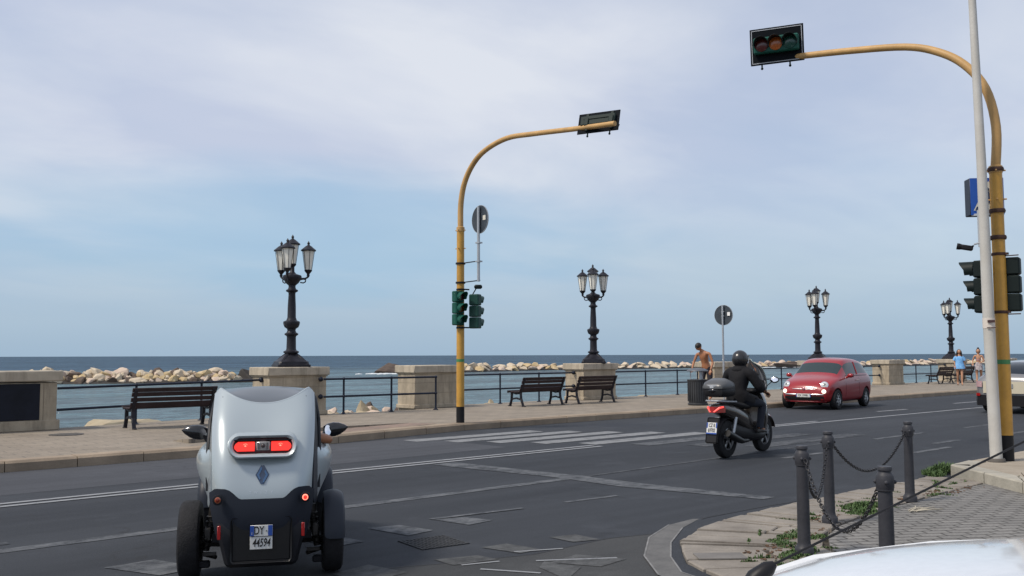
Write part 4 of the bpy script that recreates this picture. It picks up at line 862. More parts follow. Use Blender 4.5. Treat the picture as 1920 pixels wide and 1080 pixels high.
for cx, cy, rx, ry, n_, h in ((9.25, 4.78, .34, .15, 700, .06), (8.9, 4.60, .28, .12, 420, .05), (12.75, 5.46, .55, .11, 1100, .13), (12.25, 5.30, .20, .08, 300, .09), (7.25, 4.42, .36, .07, 380, .035), (6.95, 4.25, .12, .16, 220, .04), (7.55, 4.52, .2, .06, 160, .03),
                              (6.70, 4.0, .26, .10, 620, .055), (6.35, 3.75, .30, .12, 520, .05), (6.1, 3.45, .3, .1, 400, .05), (7.45, 4.25, .15, .06, 160, .03), (8.2, 4.75, .15, .05, 90, .03), (10.6, 4.62, .2, .04, 60, .03)):
    blades(b, cx, cy, rx, ry, n_, h)
for k in range(46):
    i_ = random.randrange(4, len(op)-6); p0 = Vector(op[i_]); q0 = nearest_in(op[i_]); c_ = p0.lerp(q0, random.uniform(.35, 1.05)); dd = (q0-p0).normalized(); ang = math.atan2(dd.y, dd.x)+random.choice((0, 0, 1.57))
    blades(b, c_.x, c_.y, random.uniform(.04, .16), .012, random.randrange(14, 60), random.uniform(.02, .05), rz=ang)
struct(b.build('grass', mat('weed_green', (0.035, 0.075, 0.018), .7, col2=(0.075, 0.13, 0.035), vscale=14), smooth=0), 'stuff')
b = MB()
for k in range(130):
    q = random.choice(((7.3, 4.35, .5, .2), (8.3, 4.7, .3, .1), (10.4, 4.72, .5, .06), (11.2, 4.55, .4, .1), (6.6, 4.15, .3, .2)))
    x, y = q[0]+random.uniform(-1, 1)*q[2], q[1]+random.uniform(-1, 1)*q[3]; s_ = random.uniform(.012, .04); a = random.random()*6
    b.box((x, y, GZ+.012), (s_, s_*.5, .006), rot=Matrix.Rotation(a, 4, 'Z') @ Matrix.Rotation(random.uniform(-.5, .5), 4, 'X'))
struct(b.build('dead_leaves', mat('dead_leaf', (0.10, 0.055, 0.03), .9, var=.4, vscale=20), smooth=0), 'stuff')
t = MB()
for k in range(9):
    a = random.uniform(-.5, .5); p = Vector((9.35+random.uniform(-.1, .1), 4.28+random.uniform(-.05, .05), GZ+.012)); l_ = random.uniform(.15, .4); t.tube([p, p+Vector((math.cos(a)*l_*.5, math.sin(a)*l_*.5-.02, .01)), p+Vector((math.cos(a)*l_, math.sin(a)*l_, 0))], [.007, .006, .003], 5)
tag(t.build('dry_twigs', mat('pale_twig', (0.42, 0.38, 0.30), .8)), 'pale dry twigs lying on the grey pavers beside the bollards', 'twigs')
t = thing('dry_shrub', 'dry spiky weed growing against the raised stone kerb', 'plant', (10.95, 3.62, GZ))
b = MB(); lf = MB()
for k in range(26):
    a = random.uniform(0, 6.28); sp = random.uniform(.05, .28); h = random.uniform(.12, .34); p = [Vector((0, 0, 0)), Vector((math.cos(a)*sp*.5, math.sin(a)*sp*.5, h*.6)), Vector((math.cos(a)*sp, math.sin(a)*sp, h))]
    b.tube(p, [.006, .004, .002], 5)
    for q in range(9):
        c = p[1].lerp(p[2], random.random()) if q > 3 else p[0].lerp(p[1], random.random()); s_ = random.uniform(.008, .02); a2 = random.random()*6
        lf.add([c, c+Vector((math.cos(a2)*s_, math.sin(a2)*s_, s_)), c+Vector((math.cos(a2+.6)*s_*1.4, math.sin(a2+.6)*s_*1.4, s_*1.6))], [(0, 1, 2)])
b.build('stem', mat('dry_stem', (0.07, 0.05, 0.03), .9), t); lf.build('leaves', mat('dry_leaf', (0.10, 0.10, 0.05), .8, var=.3, vscale=30), t, 0)

# ================================================================== VEHICLES
def wheel(parent, x, y, r, w, rim_r, side, name='wheel', rimm=None, spokes=5):
    """side=+1: outer face looks to +X"""
    b = MB(); b.lathe([(rim_r, -w*.5), (r*.90, -w*.5), (r*.97, -w*.42), (r, -w*.28), (r, w*.28), (r*.97, w*.42), (r*.90, w*.5), (rim_r, w*.5), (rim_r, -w*.5)], (x, y, r), 36, 'X', cap=False)
    g = 40
    t = b.build(name, rubber, parent, 30)
    rimm = rimm or mat('alloy', (0.42, 0.43, 0.44), .3, metal=.85)
    b = MB(); xs = x+side*w*.36
    b.lathe([(rim_r*1.0, -.012), (rim_r*1.04, .012), (rim_r*.93, .016), (rim_r*.88, -.02), (rim_r*1.0, -.012)], (xs, y, r), 32, 'X', cap=False)
    b.lathe([(rim_r*.24, -.01*1), (rim_r*.24, .012), (rim_r*.10, .02), (.001, .02)], (xs, y, r), 16, 'X')
    if spokes:
        for k in range(spokes):
            a = 2*math.pi*k/spokes+.3; m_ = Matrix.Translation((xs, y, r)) @ Matrix.Rotation(a, 4, 'X'); c2 = MB(); c2.box((0, rim_r*.55, 0), (.02, rim_r*.75, rim_r*.22), bev=.005); c2.xf(m_); b.merge(c2)
    if side < 0: b.v = [(2*xs-vx, vy, vz) for vx, vy, vz in b.v]
    o = b.build('rim', rimm, t)
    b = MB(); b.lathe([(rim_r*.99, 0), (rim_r*.99, .004), (.001, .004)], (x-side*w*.05, y, r), 24, 'X'); b.build('wheel_dark', black, t); return t

def car(name, label, loc, rz, st, paint, wb, track, wr, ww, parts, extra=None):
    """st: stations rear to front (y, zbot, zbelt, zroof, w_belt, w_roof, kind) kind: b body only, g cabin"""
    t = thing(name, label, 'car', loc, rz)
    vs, fs, mi = [], [], []; NP = 9
    for (y, zb, zl, zr, wl, wr_) in st:
        zm = zb+(zl-zb)*.5
        half = [(0, zb), (wl*.80, zb), (wl*.95, zb+.06), (wl*1.0, zm), (wl*.985, zl-.06), (wl*.93, zl+.005), (wr_+.03, zr-.06 if zr-zl > .12 else zl+(zr-zl)*.6), (wr_*.86, zr-.004), (0, zr+.03)]
        for x, z in half: vs.append((x, y, z))
        for x, z in half[-2:0:-1]: vs.append((-x, y, z))
    n = 2*NP-2
    for i in range(len(st)-1):
        for j in range(n):
            k = (j+1) % n; m_ = 0; jj = j if j < NP-1 else n-1-j     # segment index on the half profile
            g0, g1 = st[i][3]-st[i][2] > .25, st[i+1][3]-st[i+1][2] > .25
            if jj == 5 and (g0 and g1): m_ = 2
            if jj in (6, 7) and (g0 != g1): m_ = 1 if st[i][0] > 0 else 3
            if jj in (6, 7) and parts.get('ws') and i in parts['ws']: m_ = 1 if st[i][0] > 0 else 3
            if jj == 5 and (g0 != g1): m_ = 0
            fs.append((i*n+j, i*n+k, (i+1)*n+k, (i+1)*n+j)); mi.append(m_)
    fs.append(tuple(range(n-1, -1, -1))); mi.append(0); fs.append(tuple((len(st)-1)*n+j for j in range(n))); mi.append(0)
    b0 = bake(vs, fs, [('SUBSURF', {'levels': 2, 'render_levels': 2})], mi)
    # wheel wells
    cut = MB()
    for sx in (-1, 1):
        for sy in (-1, 1): cut.lathe([(wr*1.13, -.16), (wr*1.13, .5)] if sx > 0 else [(wr*1.13, -.5), (wr*1.13, .16)], (sx*(track/2-.02), sy*wb/2, wr*1.02), 32, 'X')
    cm = bpy.data.meshes.new('c'); cm.from_pydata(cut.v, [], cut.f); cm.update()
    bm = bmesh.new(); bm.from_mesh(cm); bmesh.ops.recalc_face_normals(bm, faces=bm.faces); bm.to_mesh(cm); bm.free(); cm.materials.append(mat('tmp', (1, 1, 1)))
    co = bpy.data.objects.new('c', cm); COL.objects.link(co)
    b1 = bake(b0.v, b0.f, [('BOOLEAN', {'object': co, 'operation': 'DIFFERENCE', 'solver': 'EXACT'})], b0.mi); bpy.data.objects.remove(co)
    names = {0: ('body', paint), 1: ('windscreen', glassd), 2: ('side_window', glassd), 3: ('rear_window', glassd)}
    for m_ in range(4):
        sides = (1, -1) if m_ == 2 else (0,)
        for s_ in sides:
            f_ = [f for f, q in zip(b1.f, b1.mi) if q == m_ and (s_ == 0 or sum(b1.v[i][0] for i in f)*s_ > 0)]
            if not f_: continue
            us = sorted({i for f in f_ for i in f}); mp_ = {a: c for c, a in enumerate(us)}; b = MB(); b.v = [b1.v[i] for i in us]; b.f = [tuple(mp_[i] for i in f) for f in f_]; b.mi = [0]*len(f_)
            o = b.build(names[m_][0], names[m_][1], t, 50)
    for sx in (-1, 1):
        for sy in (-1, 1): wheel(t, sx*(track/2), sy*wb/2, wr, ww, wr*.62, sx, spokes=parts.get('spokes', 7))
    b = MB(); b.box((0, 0, .32), (track-.3, st[-1][0]-st[0][0]-.5, .25)); b.build('underbody', black, t)
    return t
redp = mat('red_car_paint', (0.27, 0.006, 0.010), .30, coat=.7, spec=.4)
silverp = mat('silver_car_paint', (0.20, 0.20, 0.205), .3, metal=.35, coat=.8)
whitep = mat('white_car_paint', (0.60, 0.62, 0.64), .25, coat=.8, col2=(0.67, 0.69, 0.71), vscale=2.5, fine=.03)
lampl = mat('lit_lamp', (0.9, 0.85, 0.75), .3, emit=(1.0, 0.80, 0.62), es=1.4)
# --- red hatchback
st_r = [(-1.77, .40, .62, .70, .57, .42), (-1.75, .28, .82, .92, .72, .55), (-1.66, .22, .94, 1.08, .79, .60), (-1.50, .20, .98, 1.34, .81, .58), (-1.15, .20, .99, 1.48, .83, .61), (-.40, .20, .98, 1.53, .835, .62), (.10, .20, .96, 1.51, .835, .61),
        (.36, .20, .945, 1.43, .83, .59), (.86, .20, .93, 1.02, .81, .62), (1.10, .20, .90, .965, .80, .56), (1.45, .20, .80, .88, .76, .50), (1.66, .22, .68, .76, .68, .42), (1.77, .28, .52, .60, .54, .30)]
fh = R(8)
fc = Vector((25.3, 13.8, 0)); dv = Vector((math.cos(fh), math.sin(fh), 0)); lv = Vector((math.sin(fh), -math.cos(fh), 0))
axf = fc-lv*.70; rc = axf+dv*1.15
RC = car('red_hatchback', 'small rounded red hatchback coming along the far lane with lit front lamps', (rc.x, rc.y, 0), fh+R(90), st_r, redp, 2.30, 1.42, .30, .19, {'ws': (7,)})
def surf_y(x, z, st):     # front surface distance along y at height z (rough)
    return None
b = MB()
for sx in (-1, 1):
    for r0, m_, nm in ((.0, 0, 0),): pass
RC.scale = (1, 1, .975)
front = lambda x, z: probe(RC, (x, 4, z), (0, -1, 0))
for sx in (-1, 1):
    hp_ = front(sx*.56, .735); rot = Matrix.Rotation(sx*R(-20), 3, 'Z') @ Matrix.Rotation(R(26), 3, 'X')
    b = MB(); b.lathe([(.09, -.06), (.108, -.01), (.108, .018), (.092, .022)], hp_, 24, 'Y', rot=rot); h_ = b.build('headlight', chrome, RC)
    b = MB(); b.lathe([(.094, .016), (.07, .036), (.001, .044)], hp_, 24, 'Y', rot=rot); b.build('lens', mat('headlamp_glass', (0.55, 0.56, 0.55), .1, spec=.8, coat=1), h_)
    b = MB(); b.lathe([(.040, .038), (.03, .048), (.001, .052)], hp_, 16, 'Y', rot=rot); b.build('bulb', mat('lamp_grey', (.16, .17, .17), .2), h_)
    hp_ = front(sx*.58, .545); rot = Matrix.Rotation(sx*R(-26), 3, 'Z') @ Matrix.Rotation(R(8), 3, 'X'); b = MB(); b.lathe([(.062, -.03), (.062, .015), (.04, .028), (.001, .034)], hp_, 20, 'Y', rot=rot); b.build('front_lamp', lampl, RC)
    b = MB(); b.tube([front(sx*x, .455)+Vector((0, .008, 0)) for x in (.20, .30, .40, .50, .57)], [.016, .022, .022, .020, .012], 8); b.build('chrome_bar', mat('bright_chrome', (.85, .85, .86), .25, metal=.9), RC)
    b = MB(); b.tube([front(sx*x, .615)+Vector((0, .006, 0)) for x in (.05, .15, .25, .34)], [.010, .014, .012, .006], 8); b.build('chrome_whisker', mat('bright_chrome', (.85, .85, .86), .25, metal=.9), RC)
    b = MB(); b.sphere((sx*.94, .56, 1.0), .088, 14, 10, (1, .62, .75)); b.tube([(sx*.80, .54, .93), (sx*.88, .55, .97)], [.03, .03], 8); mm_ = b.build('wing_mirror', redp, RC)
    b = MB(); b.box((sx*.95, .512, 1.0), (.14, .02, .10), bev=.008); b.build('glass', black, mm_)
    b = MB(); b.tube([(sx*.838, -.22, .845), (sx*.862, -.30, .85), (sx*.862, -.40, .85), (sx*.838, -.46, .845)], .012, 6); b.build('door_handle', mat('handle_pale', (.5, .35, .33), .3, metal=.4), RC)
    sd = lambda y, z: probe(RC, (sx*3, y, z), (-sx, 0, 0))+Vector((sx*.001, 0, 0))
    b = MB(); b.tube([sd(-.50, z) for z in (.30, .45, .6, .75, .93)], .004, 5); b.build('door_seam', black, RC)
    b = MB(); b.tube([sd(.56, z) for z in (.36, .45, .6, .75, .92)], .004, 5); b.build('door_seam', black, RC)
    b = MB(); b.tube([sd(-.44-.06*(z-1), z) for z in (1.02, 1.12, 1.22, 1.32, 1.40)], .022, 6); b.build('door_pillar', redp, RC)
    b = MB(); b.tube([sd(y, .985) for y in (-1.25, -.9, -.5, -.1, .25, .50)], .009, 6); b.build('window_trim', black, RC)
b = MB(); b.sphere(front(0, .615)+Vector((0, .01, 0)), .045, 14, 8, (1.1, .35, 1)); b.build('badge', mat('badge_pink', (.55, .25, .27), .2, metal=.6), RC)
b = MB(); pf = front(0, .42).y+.018; b.box((0, pf, .425), (.44, .012, .105), bev=.003); pl_ = b.build('number_plate', platew, RC)
b = text_mb('FX 190BL', .078, .001, xs=.95); b.xf(Matrix.Translation((0, pf+.008, .425)) @ Matrix.Rotation(math.pi, 4, 'Z') @ Matrix.Rotation(R(90), 4, 'X')); b.build('plate_lettering', inkm, pl_, 0)
b = MB()
for sx in (-1, 1): b.box((sx*.207, pf+.007, .425), (.022, .003, .10))
b.build('blue_band', plateb, pl_)
b = MB(); b.ring_loft([[front(x, z)+Vector((0, .010, 0)) for x in (-.58, -.45, -.3, -.1, .1, .3, .45, .58)] for z in (.285, .34, .405)], closed=False); b.build('lower_grille', black, RC)
b = MB(); b.tube([front(x, .245)+Vector((0, .012, 0)) for x in (-.60, -.4, -.2, 0, .2, .4, .60)], .022, 8); b.build('bumper_lip', redp, RC)
b = MB(); b.tube([(-.50, .845, 1.005), (-.1, .86, 1.035), (.1, .86, 1.03), (.52, .82, 1.0)], .012, 6); b.build('wiper', black, RC)
b = MB(); b.box((0, .42, 1.33), (.20, .03, .06), bev=.01); b.build('rear_view_mirror', black, RC)
# --- silver car at the right edge (seen from its rear)
st_s = [(-2.05, .34, .62, .70, .66, .50), (-2.02, .26, .84, .92, .80, .62), (-1.90, .22, .95, 1.03, .855, .66), (-1.60, .20, .97, 1.24, .87, .54), (-1.15, .20, .96, 1.36, .88, .58), (-.40, .20, .95, 1.42, .88, .60), (.20, .20, .94, 1.40, .88, .59),
        (.50, .20, .93, 1.33, .88, .57), (1.05, .20, .90, .98, .87, .66), (1.40, .20, .86, .92, .86, .60), (1.80, .20, .76, .82, .80, .52), (2.0, .24, .64, .70, .70, .44), (2.06, .30, .50, .56, .55, .34)]
glass_keep = glassd; glassd = mat('tinted_glass', (0.020, 0.026, 0.036), .18, spec=.25)
SVC = car('silver_hatchback', 'silver hatchback with dark rear window driving away at the right edge', (28.75, 9.60, 0), R(-90), st_s, silverp, 2.55, 1.52, .31, .20, {'ws': (2, 3, 7)})
glassd = glass_keep
b = MB(); b.ring_loft([[(x, y, z) for x, y in ((-.89, -1.6), (-.88, -1.86), (-.80, -2.01), (-.5, -2.085), (0, -2.10), (.5, -2.085), (.80, -2.01), (.88, -1.86), (.89, -1.6))] for z in (.20, .24, .44, .49)], closed=False); b.build('bumper', black, SVC)
b = MB(); b.ring_loft([[(x, y, z) for x, y in ((-.62, -2.065), (-.3, -2.085), (0, -2.09), (.3, -2.085), (.62, -2.065))] for z in (.54, .86)], closed=False); b.build('tailgate_panel', mat('cream_reflection_paint', (0.55, 0.50, 0.38), .25, coat=1), SVC)  # pale reflection on the tailgate, put into the panel's colour
b = MB(); b.box((-.1, -2.10, .74), (.50, .014, .11)); b.build('number_plate', mat('plate_grey', (.25, .27, .29), .4), SVC)
for sx in (-1, 1):
    b = MB(); b.ring_loft([[(sx*.64, -2.075, z), (sx*.74, -2.055, z), (sx*.83, -1.98, z), (sx*.875, -1.86, z)] for z in (.70, .86)], closed=False); b.build('tail_light', mat('tail_pale_red', (0.46, 0.30, 0.31), .2, coat=1), SVC)
    b = MB(); b.ring_loft([[(sx*.70, -2.065, z), (sx*.80, -2.03, z), (sx*.86, -1.93, z)] for z in (.46, .535)], closed=False); b.build('reflector', redrefl, SVC)
    b = MB(); b.box((sx*.98, .72, .99), (.16, .10, .12), bev=.03); b.tube([(sx*.82, .72, .93), (sx*.95, .72, .97)], .02, 6); b.build('wing_mirror', black, SVC)
# --- white car whose roof fills the lower right corner
st_w = [(-1.80, .34, .62, .70, .60, .45), (-1.77, .26, .86, .94, .74, .55), (-1.66, .22, .95, 1.04, .79, .60), (-1.45, .20, .96, 1.24, .82, .56), (-1.15, .20, .97, 1.355, .83, .60), (-.40, .20, .96, 1.385, .835, .62), (.20, .20, .95, 1.375, .835, .61),
        (.42, .20, .945, 1.33, .83, .59), (.98, .20, .90, .99, .82, .64), (1.25, .20, .86, .93, .81, .58), (1.55, .20, .76, .83, .77, .50), (1.72, .22, .64, .72, .68, .42), (1.80, .28, .50, .58, .54, .30)]
WX, WY, WYAW = 0.80, 1.0, 0.0
def cw(X, Y): return (X*math.sin(HEAD)+Y*math.cos(HEAD), -X*math.cos(HEAD)+Y*math.sin(HEAD))
wx, wy = cw(WX, WY)
WC = car('white_car', 'white parked car of which only the dusty roof shows in the lower right corner', (wx, wy, 0), HEAD+R(WYAW), st_w, whitep, 2.35, 1.45, .29, .18, {'ws': (2, 7)})
for sx in (-1, 1):
    b = MB(); b.tube([probe(WC, (sx*x, y, 3), (0, 0, -1))+Vector((0, 0, .004)) for x, y in ((.50, .52), (.545, .44), (.575, .30), (.585, .1), (.59, -.2), (.59, -.5), (.585, -.9), (.57, -1.15))], [.008, .011, .012, .012, .012, .012, .012, .010], 8); b.build('roof_gutter', whitep, WC)
    if sx > 0: print('GUT', [tuple(round(q, 3) for q in probe(WC, (sx*x, y, 3), (0, 0, -1))) for x, y in ((.0, .4), (0, 0), (.3, 0), (.575, .3), (.59, -.2), (.55, .5))])
WZ = .962; WC.scale = (1, 1, WZ)
def wl(X, Y, Z): return (Y-WY, WX-X, Z/WZ)
b = MB(); b.tube([wl(.262, 1.10, 1.25), wl(.268, 1.10, 1.318), wl(.282, 1.10, 1.343), wl(.296, 1.10, 1.354), wl(.303, 1.10, 1.3585)], [.020, .015, .012, .009, .004], 12); ab = b.build('antenna_base', black, WC)
b = MB(); b.tube([wl(.298, 1.10, 1.356), wl(.63, 1.15, 1.4955), wl(.74, 1.166, 1.542)], [.0017, .0014, .0012], 8); b.build('antenna_rod', black, ab)
for sx in (-1, 1):
    b = MB(); b.box((sx*.94, .66, .98), (.16, .10, .12), bev=.03); b.build('wing_mirror', whitep, WC)
    b = MB(); b.lathe([(.10, 0), (.10, .02), (.001, .05)], (sx*.56, 1.60, .70), 20, 'Y'); b.build('headlight', mat('headlamp_glass', (0.55, 0.56, 0.55), .1), WC)

# ------------------------------------------------------------------ the small silver buggy seen from behind
TW = thing('electric_buggy', 'tiny silver two-seat buggy with red light bar turning out from the lower left', 'buggy', (3.355, 6.41, 0.004), R(61.3-90))
TW.scale = (.94, 1, 1)
tsil = mat('buggy_silver', (0.38, 0.43, 0.45), .28, metal=.30, coat=.5)
tblk = mat('buggy_black', (0.013, 0.014, 0.018), .5, spec=.22, var=.2, vscale=9)
tgry = mat('buggy_dark_panel', (0.020, 0.024, 0.034), .42, spec=.22)
def ss(a, c, x): u = max(0, min(1, (x-a)/(c-a))); return u*u*(3-2*u)
def zt(u): a = abs(u); return 1.238+.108*min(1, a/.88)**2.1-.045*ss(.91, 1.0, a)
def zb_(u): a = abs(u); return .600+.072*ss(.38, .72, a)-.03*ss(.88, 1.0, a)
def yr(z, u): return -.42+.52*max(0, (z-.58)/.75)**1.9+.10*abs(u)**7+.035*math.cos(u*math.pi)*(ss(.6, .95, z)-ss(1.1, 1.3, z))*.5
def hw(z): return .352+.030*ss(.6, 1.2, z)
NU, NV = 40, 30
def twp(u, v, off=0.0):
    z = zb_(u)+(zt(u)-zb_(u))*v; return Vector((u*hw(z), yr(z, u)-off, z))
b = MB(); b.ring_loft([[twp(-1+2*i/NU, j/NV) for i in range(NU+1)] for j in range(NV+1)], closed=False)
me_b = bake(b.v, b.f, [('SOLIDIFY', {'thickness': .022, 'offset': 0})]); rp = me_b.build('rear_panel', tsil, TW, 45)
# raised lip along the saddle
b = MB(); b.tube([twp(-1+2*i/NU, 1) for i in range(NU+1)], .013, 8); b.build('panel_lip', tsil, rp)
for sx in (-1, 1):
    b = MB(); b.tube([twp(sx*.90, v/20, .0115) for v in range(1, 20)], .0022, 5); b.build('panel_seam', tgry, rp)
    b = MB(); b.tube([twp(sx*(.89-.25*i/6), .505, .0115) for i in range(7)], .002, 5); b.build('panel_seam', tgry, rp)
    b = MB(); b.sphere(twp(sx*.84, .93, .012), .006, 8, 6); b.build('panel_screw', tgry, rp)
# dark grey roof shell behind the saddle
b = MB(); rows = []
for j in range(15):
    w_ = j/14; rows.append([])
    for i in range(NU+1):
        u = -.97+1.94*i/NU; z0 = zt(u); y0 = yr(z0, u)+.01; y = y0+(1.22-y0)*w_; z = z0+(1.352-.03*u*u-z0)*math.sin(min(1, w_/.5)*math.pi/2)-.12*max(0, w_-.5)**1.6*2.2
        rows[-1].append((u*(hw(1.3))*(1-.06*w_), y, z-.012*(1 if j == 0 else 0)))
b.ring_loft(rows, closed=False); mb_ = bake(b.v, b.f, [('SOLIDIFY', {'thickness': .02, 'offset': -1})]); mb_.build('roof', mat('buggy_roof', (0.085, 0.095, 0.105), .4, coat=.3), TW, 45)
# windscreen and nose
b = MB(); b.ring_loft([[(-.36+.72*i/12+(0), 1.22+.06*math.cos((i-6)/6*1.4)-.02, 1.26) for i in range(13)], [(-.44+.88*i/12, 1.62+.14*math.cos((i-6)/6*1.4), .86) for i in range(13)]], closed=False)
b.build('windscreen', mat('buggy_glass', (0.02, 0.03, 0.035), .05, spec=.8, alpha=.55), TW)
nose = []
for y, zb, z1, w in ((1.50, .34, .90, .42), (1.75, .32, .88, .46), (1.95, .32, .76, .44), (2.08, .34, .60, .36), (2.12, .40, .50, .24)):
    nose.append([(w*math.cos(a)*(abs(math.cos(a))**-.35 if abs(math.cos(a)) > .01 else 1)*.9, y, (zb+z1)/2+(z1-zb)/2*math.copysign(abs(math.sin(a))**.7, math.sin(a))) for a in [2*math.pi*k/24 for k in range(24)]])
b = MB(); b.ring_loft(nose); b.build('nose', tsil, TW)
# side panels with the bulging hips
for sx in (-1, 1):
    b = MB(); rows = []
    prof = [(.36, .37), (.44, .385), (.54, .415), (.64, .460), (.74, .490), (.81, .492), (.87, .465), (.895, .435)]
    for j in range(13):
        y = .02+1.50*j/12; e = max(0, math.sin(math.pi*min(1, j/12.6)))**.45
        rows.append([(sx*(.37+(x-.36)*e*1.46), y, z+(.36-z)*(.0 if 0 < j else .0)) for z, x in prof])
    b.ring_loft(rows, closed=False); mb_ = bake(b.v, b.f, [('SUBSURF', {'levels': 1, 'render_levels': 1}), ('SOLIDIFY', {'thickness': .02, 'offset': 0})]); mb_.build('door', tsil, TW, 45)
    # pale outer strip of the shell and dark door hoop
    b = MB(); b.tube([(sx*.425, .10, .60), (sx*.43, .14, .86), (sx*.428, .32, 1.10), (sx*.405, .52, 1.25), (sx*.37, .80, 1.315), (sx*.36, 1.18, 1.28), (sx*.43, 1.62, .90), (sx*.45, 1.75, .80)], [.016, .020, .02, .02, .02, .02, .02, .02], 8); b.build('door_hoop', tblk, TW)
    b = MB(); b.ring_loft([[(sx*.372, -.30, .52), (sx*.405, -.05, .52), (sx*.412, .0, .52)], [(sx*.368, -.28, .70), (sx*.405, -.02, .70), (sx*.412, .05, .70)], [(sx*.380, -.13, .95), (sx*.410, .08, .95), (sx*.415, .12, .95)], [(sx*.388, .06, 1.15), (sx*.405, .25, 1.15), (sx*.408, .29, 1.15)], [(sx*.383, .24, 1.28), (sx*.392, .40, 1.28), (sx*.395, .44, 1.28)]], closed=False)
    mb_ = bake(b.v, b.f, [('SUBSURF', {'levels': 2, 'render_levels': 2}), ('SOLIDIFY', {'thickness': .014, 'offset': 0})]); mb_.build('side_strip', tsil if sx < 0 else tgry, TW, 45)
# rear light bar
def capsule(hwid, hh, n=10):
    return [(math.cos(a)*hh+(hwid-hh), math.sin(a)*hh) for a in [-math.pi/2+math.pi*k/n for k in range(n+1)]]+[(math.cos(a)*hh-(hwid-hh), math.sin(a)*hh) for a in [math.pi/2+math.pi*k/n for k in range(n+1)]]
zc, yc = .965, -.352
def cap_ring(w, h, y, m=1): return [(x*.94, y+.10*(x/.26)**2*0+(z_)*.30, zc+z_) for x, z_ in capsule(w, h)]
b = MB(); b.ring_loft([cap_ring(.275, .090, yc+.05), cap_ring(.268, .083, yc-.028), cap_ring(.255, .072, yc-.040), cap_ring(.232, .056, yc-.030), cap_ring(.228, .052, yc-.012)], cap1=False, cap0=False); b.build('light_bezel', tsil, TW, 60)
b = MB(); b.ring_loft([cap_ring(.230, .054, yc-.012), cap_ring(.222, .047, yc-.016)]); lb = b.build('light_bar', mat('lamp_housing', (0.045, 0.006, 0.006), .25), TW)
litred = mat('lit_red', (0.6, 0.02, 0.015), .3, emit=(1.0, 0.035, 0.02), es=.85)
hot = mat('lit_red_hot', (0.8, 0.2, 0.1), .3, emit=(1.0, 0.20, 0.14), es=2.2)
for sx in (-1, 1):
    b = MB(); pr = [(.06, -.036), (.185, -.036), (.205, -.018), (.207, .0), (.20, .014), (.18, .030), (.06, .030)]
    if sx < 0: pr = [(-x, z_) for x, z_ in pr][::-1]
    b.ring_loft([[(x, yc-.017+z_*.3, zc+z_) for x, z_ in pr], [(x, yc-.026+z_*.3, zc+z_*.9) for x, z_ in pr]]); o = b.build('red_lamp', litred, lb)
    b = MB()
    for (x, z_, r_) in ((.127, -.001, .0065), (.127, -.017, .004), (.168, -.014, .0035), (.180, .0, .003), (.098, -.016, .003)): b.sphere((sx*x, yc-.024, zc+z_), r_, 8, 6, (1.5, .5, 1))
    b.lathe([(.017, 0), (.0185, .002), (.020, 0)], (sx*.127, yc-.024, zc-.002), 14, 'Y', cap=False); b.build('bright_element', hot, o)
    b = MB(); b.box((sx*.12, yc-.016, zc+.041), (.20, .01, .007)); b.build('dark_rim', tblk, o)
b = MB(); b.box((0, yc-.018, zc-.002), (.104, .018, .064), bev=.006); o = b.build('reversing_lamp', mat('clear_lamp', (0.35, 0.33, 0.32), .15, spec=.9, metal=.3), lb)
b = MB(); b.sphere((0, yc-.030, zc+.002), .016, 10, 8); b.box((-.03, yc-.029, zc), (.006, .004, .05)); b.box((.03, yc-.029, zc), (.006, .004, .05)); b.build('bulb', mat('lamp_dark_detail', (0.06, 0.05, 0.05), .2), o)
# diamond emblem and faint lettering
def on_panel(x, z, off): u = x/hw(z); return Vector((x, yr(z, u)-.011-off, z))
def prism(b, pts, off0, off1):
    b.ring_loft([[on_panel(x, z, off0) for x, z in pts], [on_panel(x, z, off1) for x, z in pts]])
ez = .766; b = MB(); hx, hz = .050, .062
outd = [(0, hz), (.012, hz), (hx, .004), (hx, -.004), (.012, -hz), (-.012, -hz), (-hx, -.004), (-hx, .004), (-.012, hz)]
outd = [(.012, hz), (hx, .0), (.012, -hz), (-.012, -hz), (-hx, 0), (-.012, hz)]
prism(b, [(x, ez+z) for x, z in outd], 0, .006); em = b.build('emblem', mat('emblem_navy', (0.012, 0.035, 0.085), .2, coat=1), rp)
b = MB(); s_ = .62
for a in (0, 1):
    sg = 1 if a == 0 else -1
    arm = [(sg*-.004, sg*.050), (sg*-.012, sg*.050), (sg*-.040, sg*.0), (sg*-.020, sg*-.034), (sg*-.012, sg*-.022), (sg*-.024, sg*.0), (sg*-.004, sg*.036)]
    prism(b, [(x, ez+z) for x, z in arm], .006, .011)
b.build('emblem_bars', mat('emblem_steel', (0.10, 0.17, 0.27), .15, metal=.8), em)
for ch, x in (('T', -.085), ('W', -.045), ('I', -.008), ('Z', .030), ('Y', .070)):
    b = text_mb(ch, .026, .0008); b.v = [tuple(on_panel(px+x, .648+py, .0005+pz)) for px, py, pz in b.v]; b.build('lettering', mat('letter_silver', (0.52, 0.56, 0.58), .3, metal=.5), rp, 0)
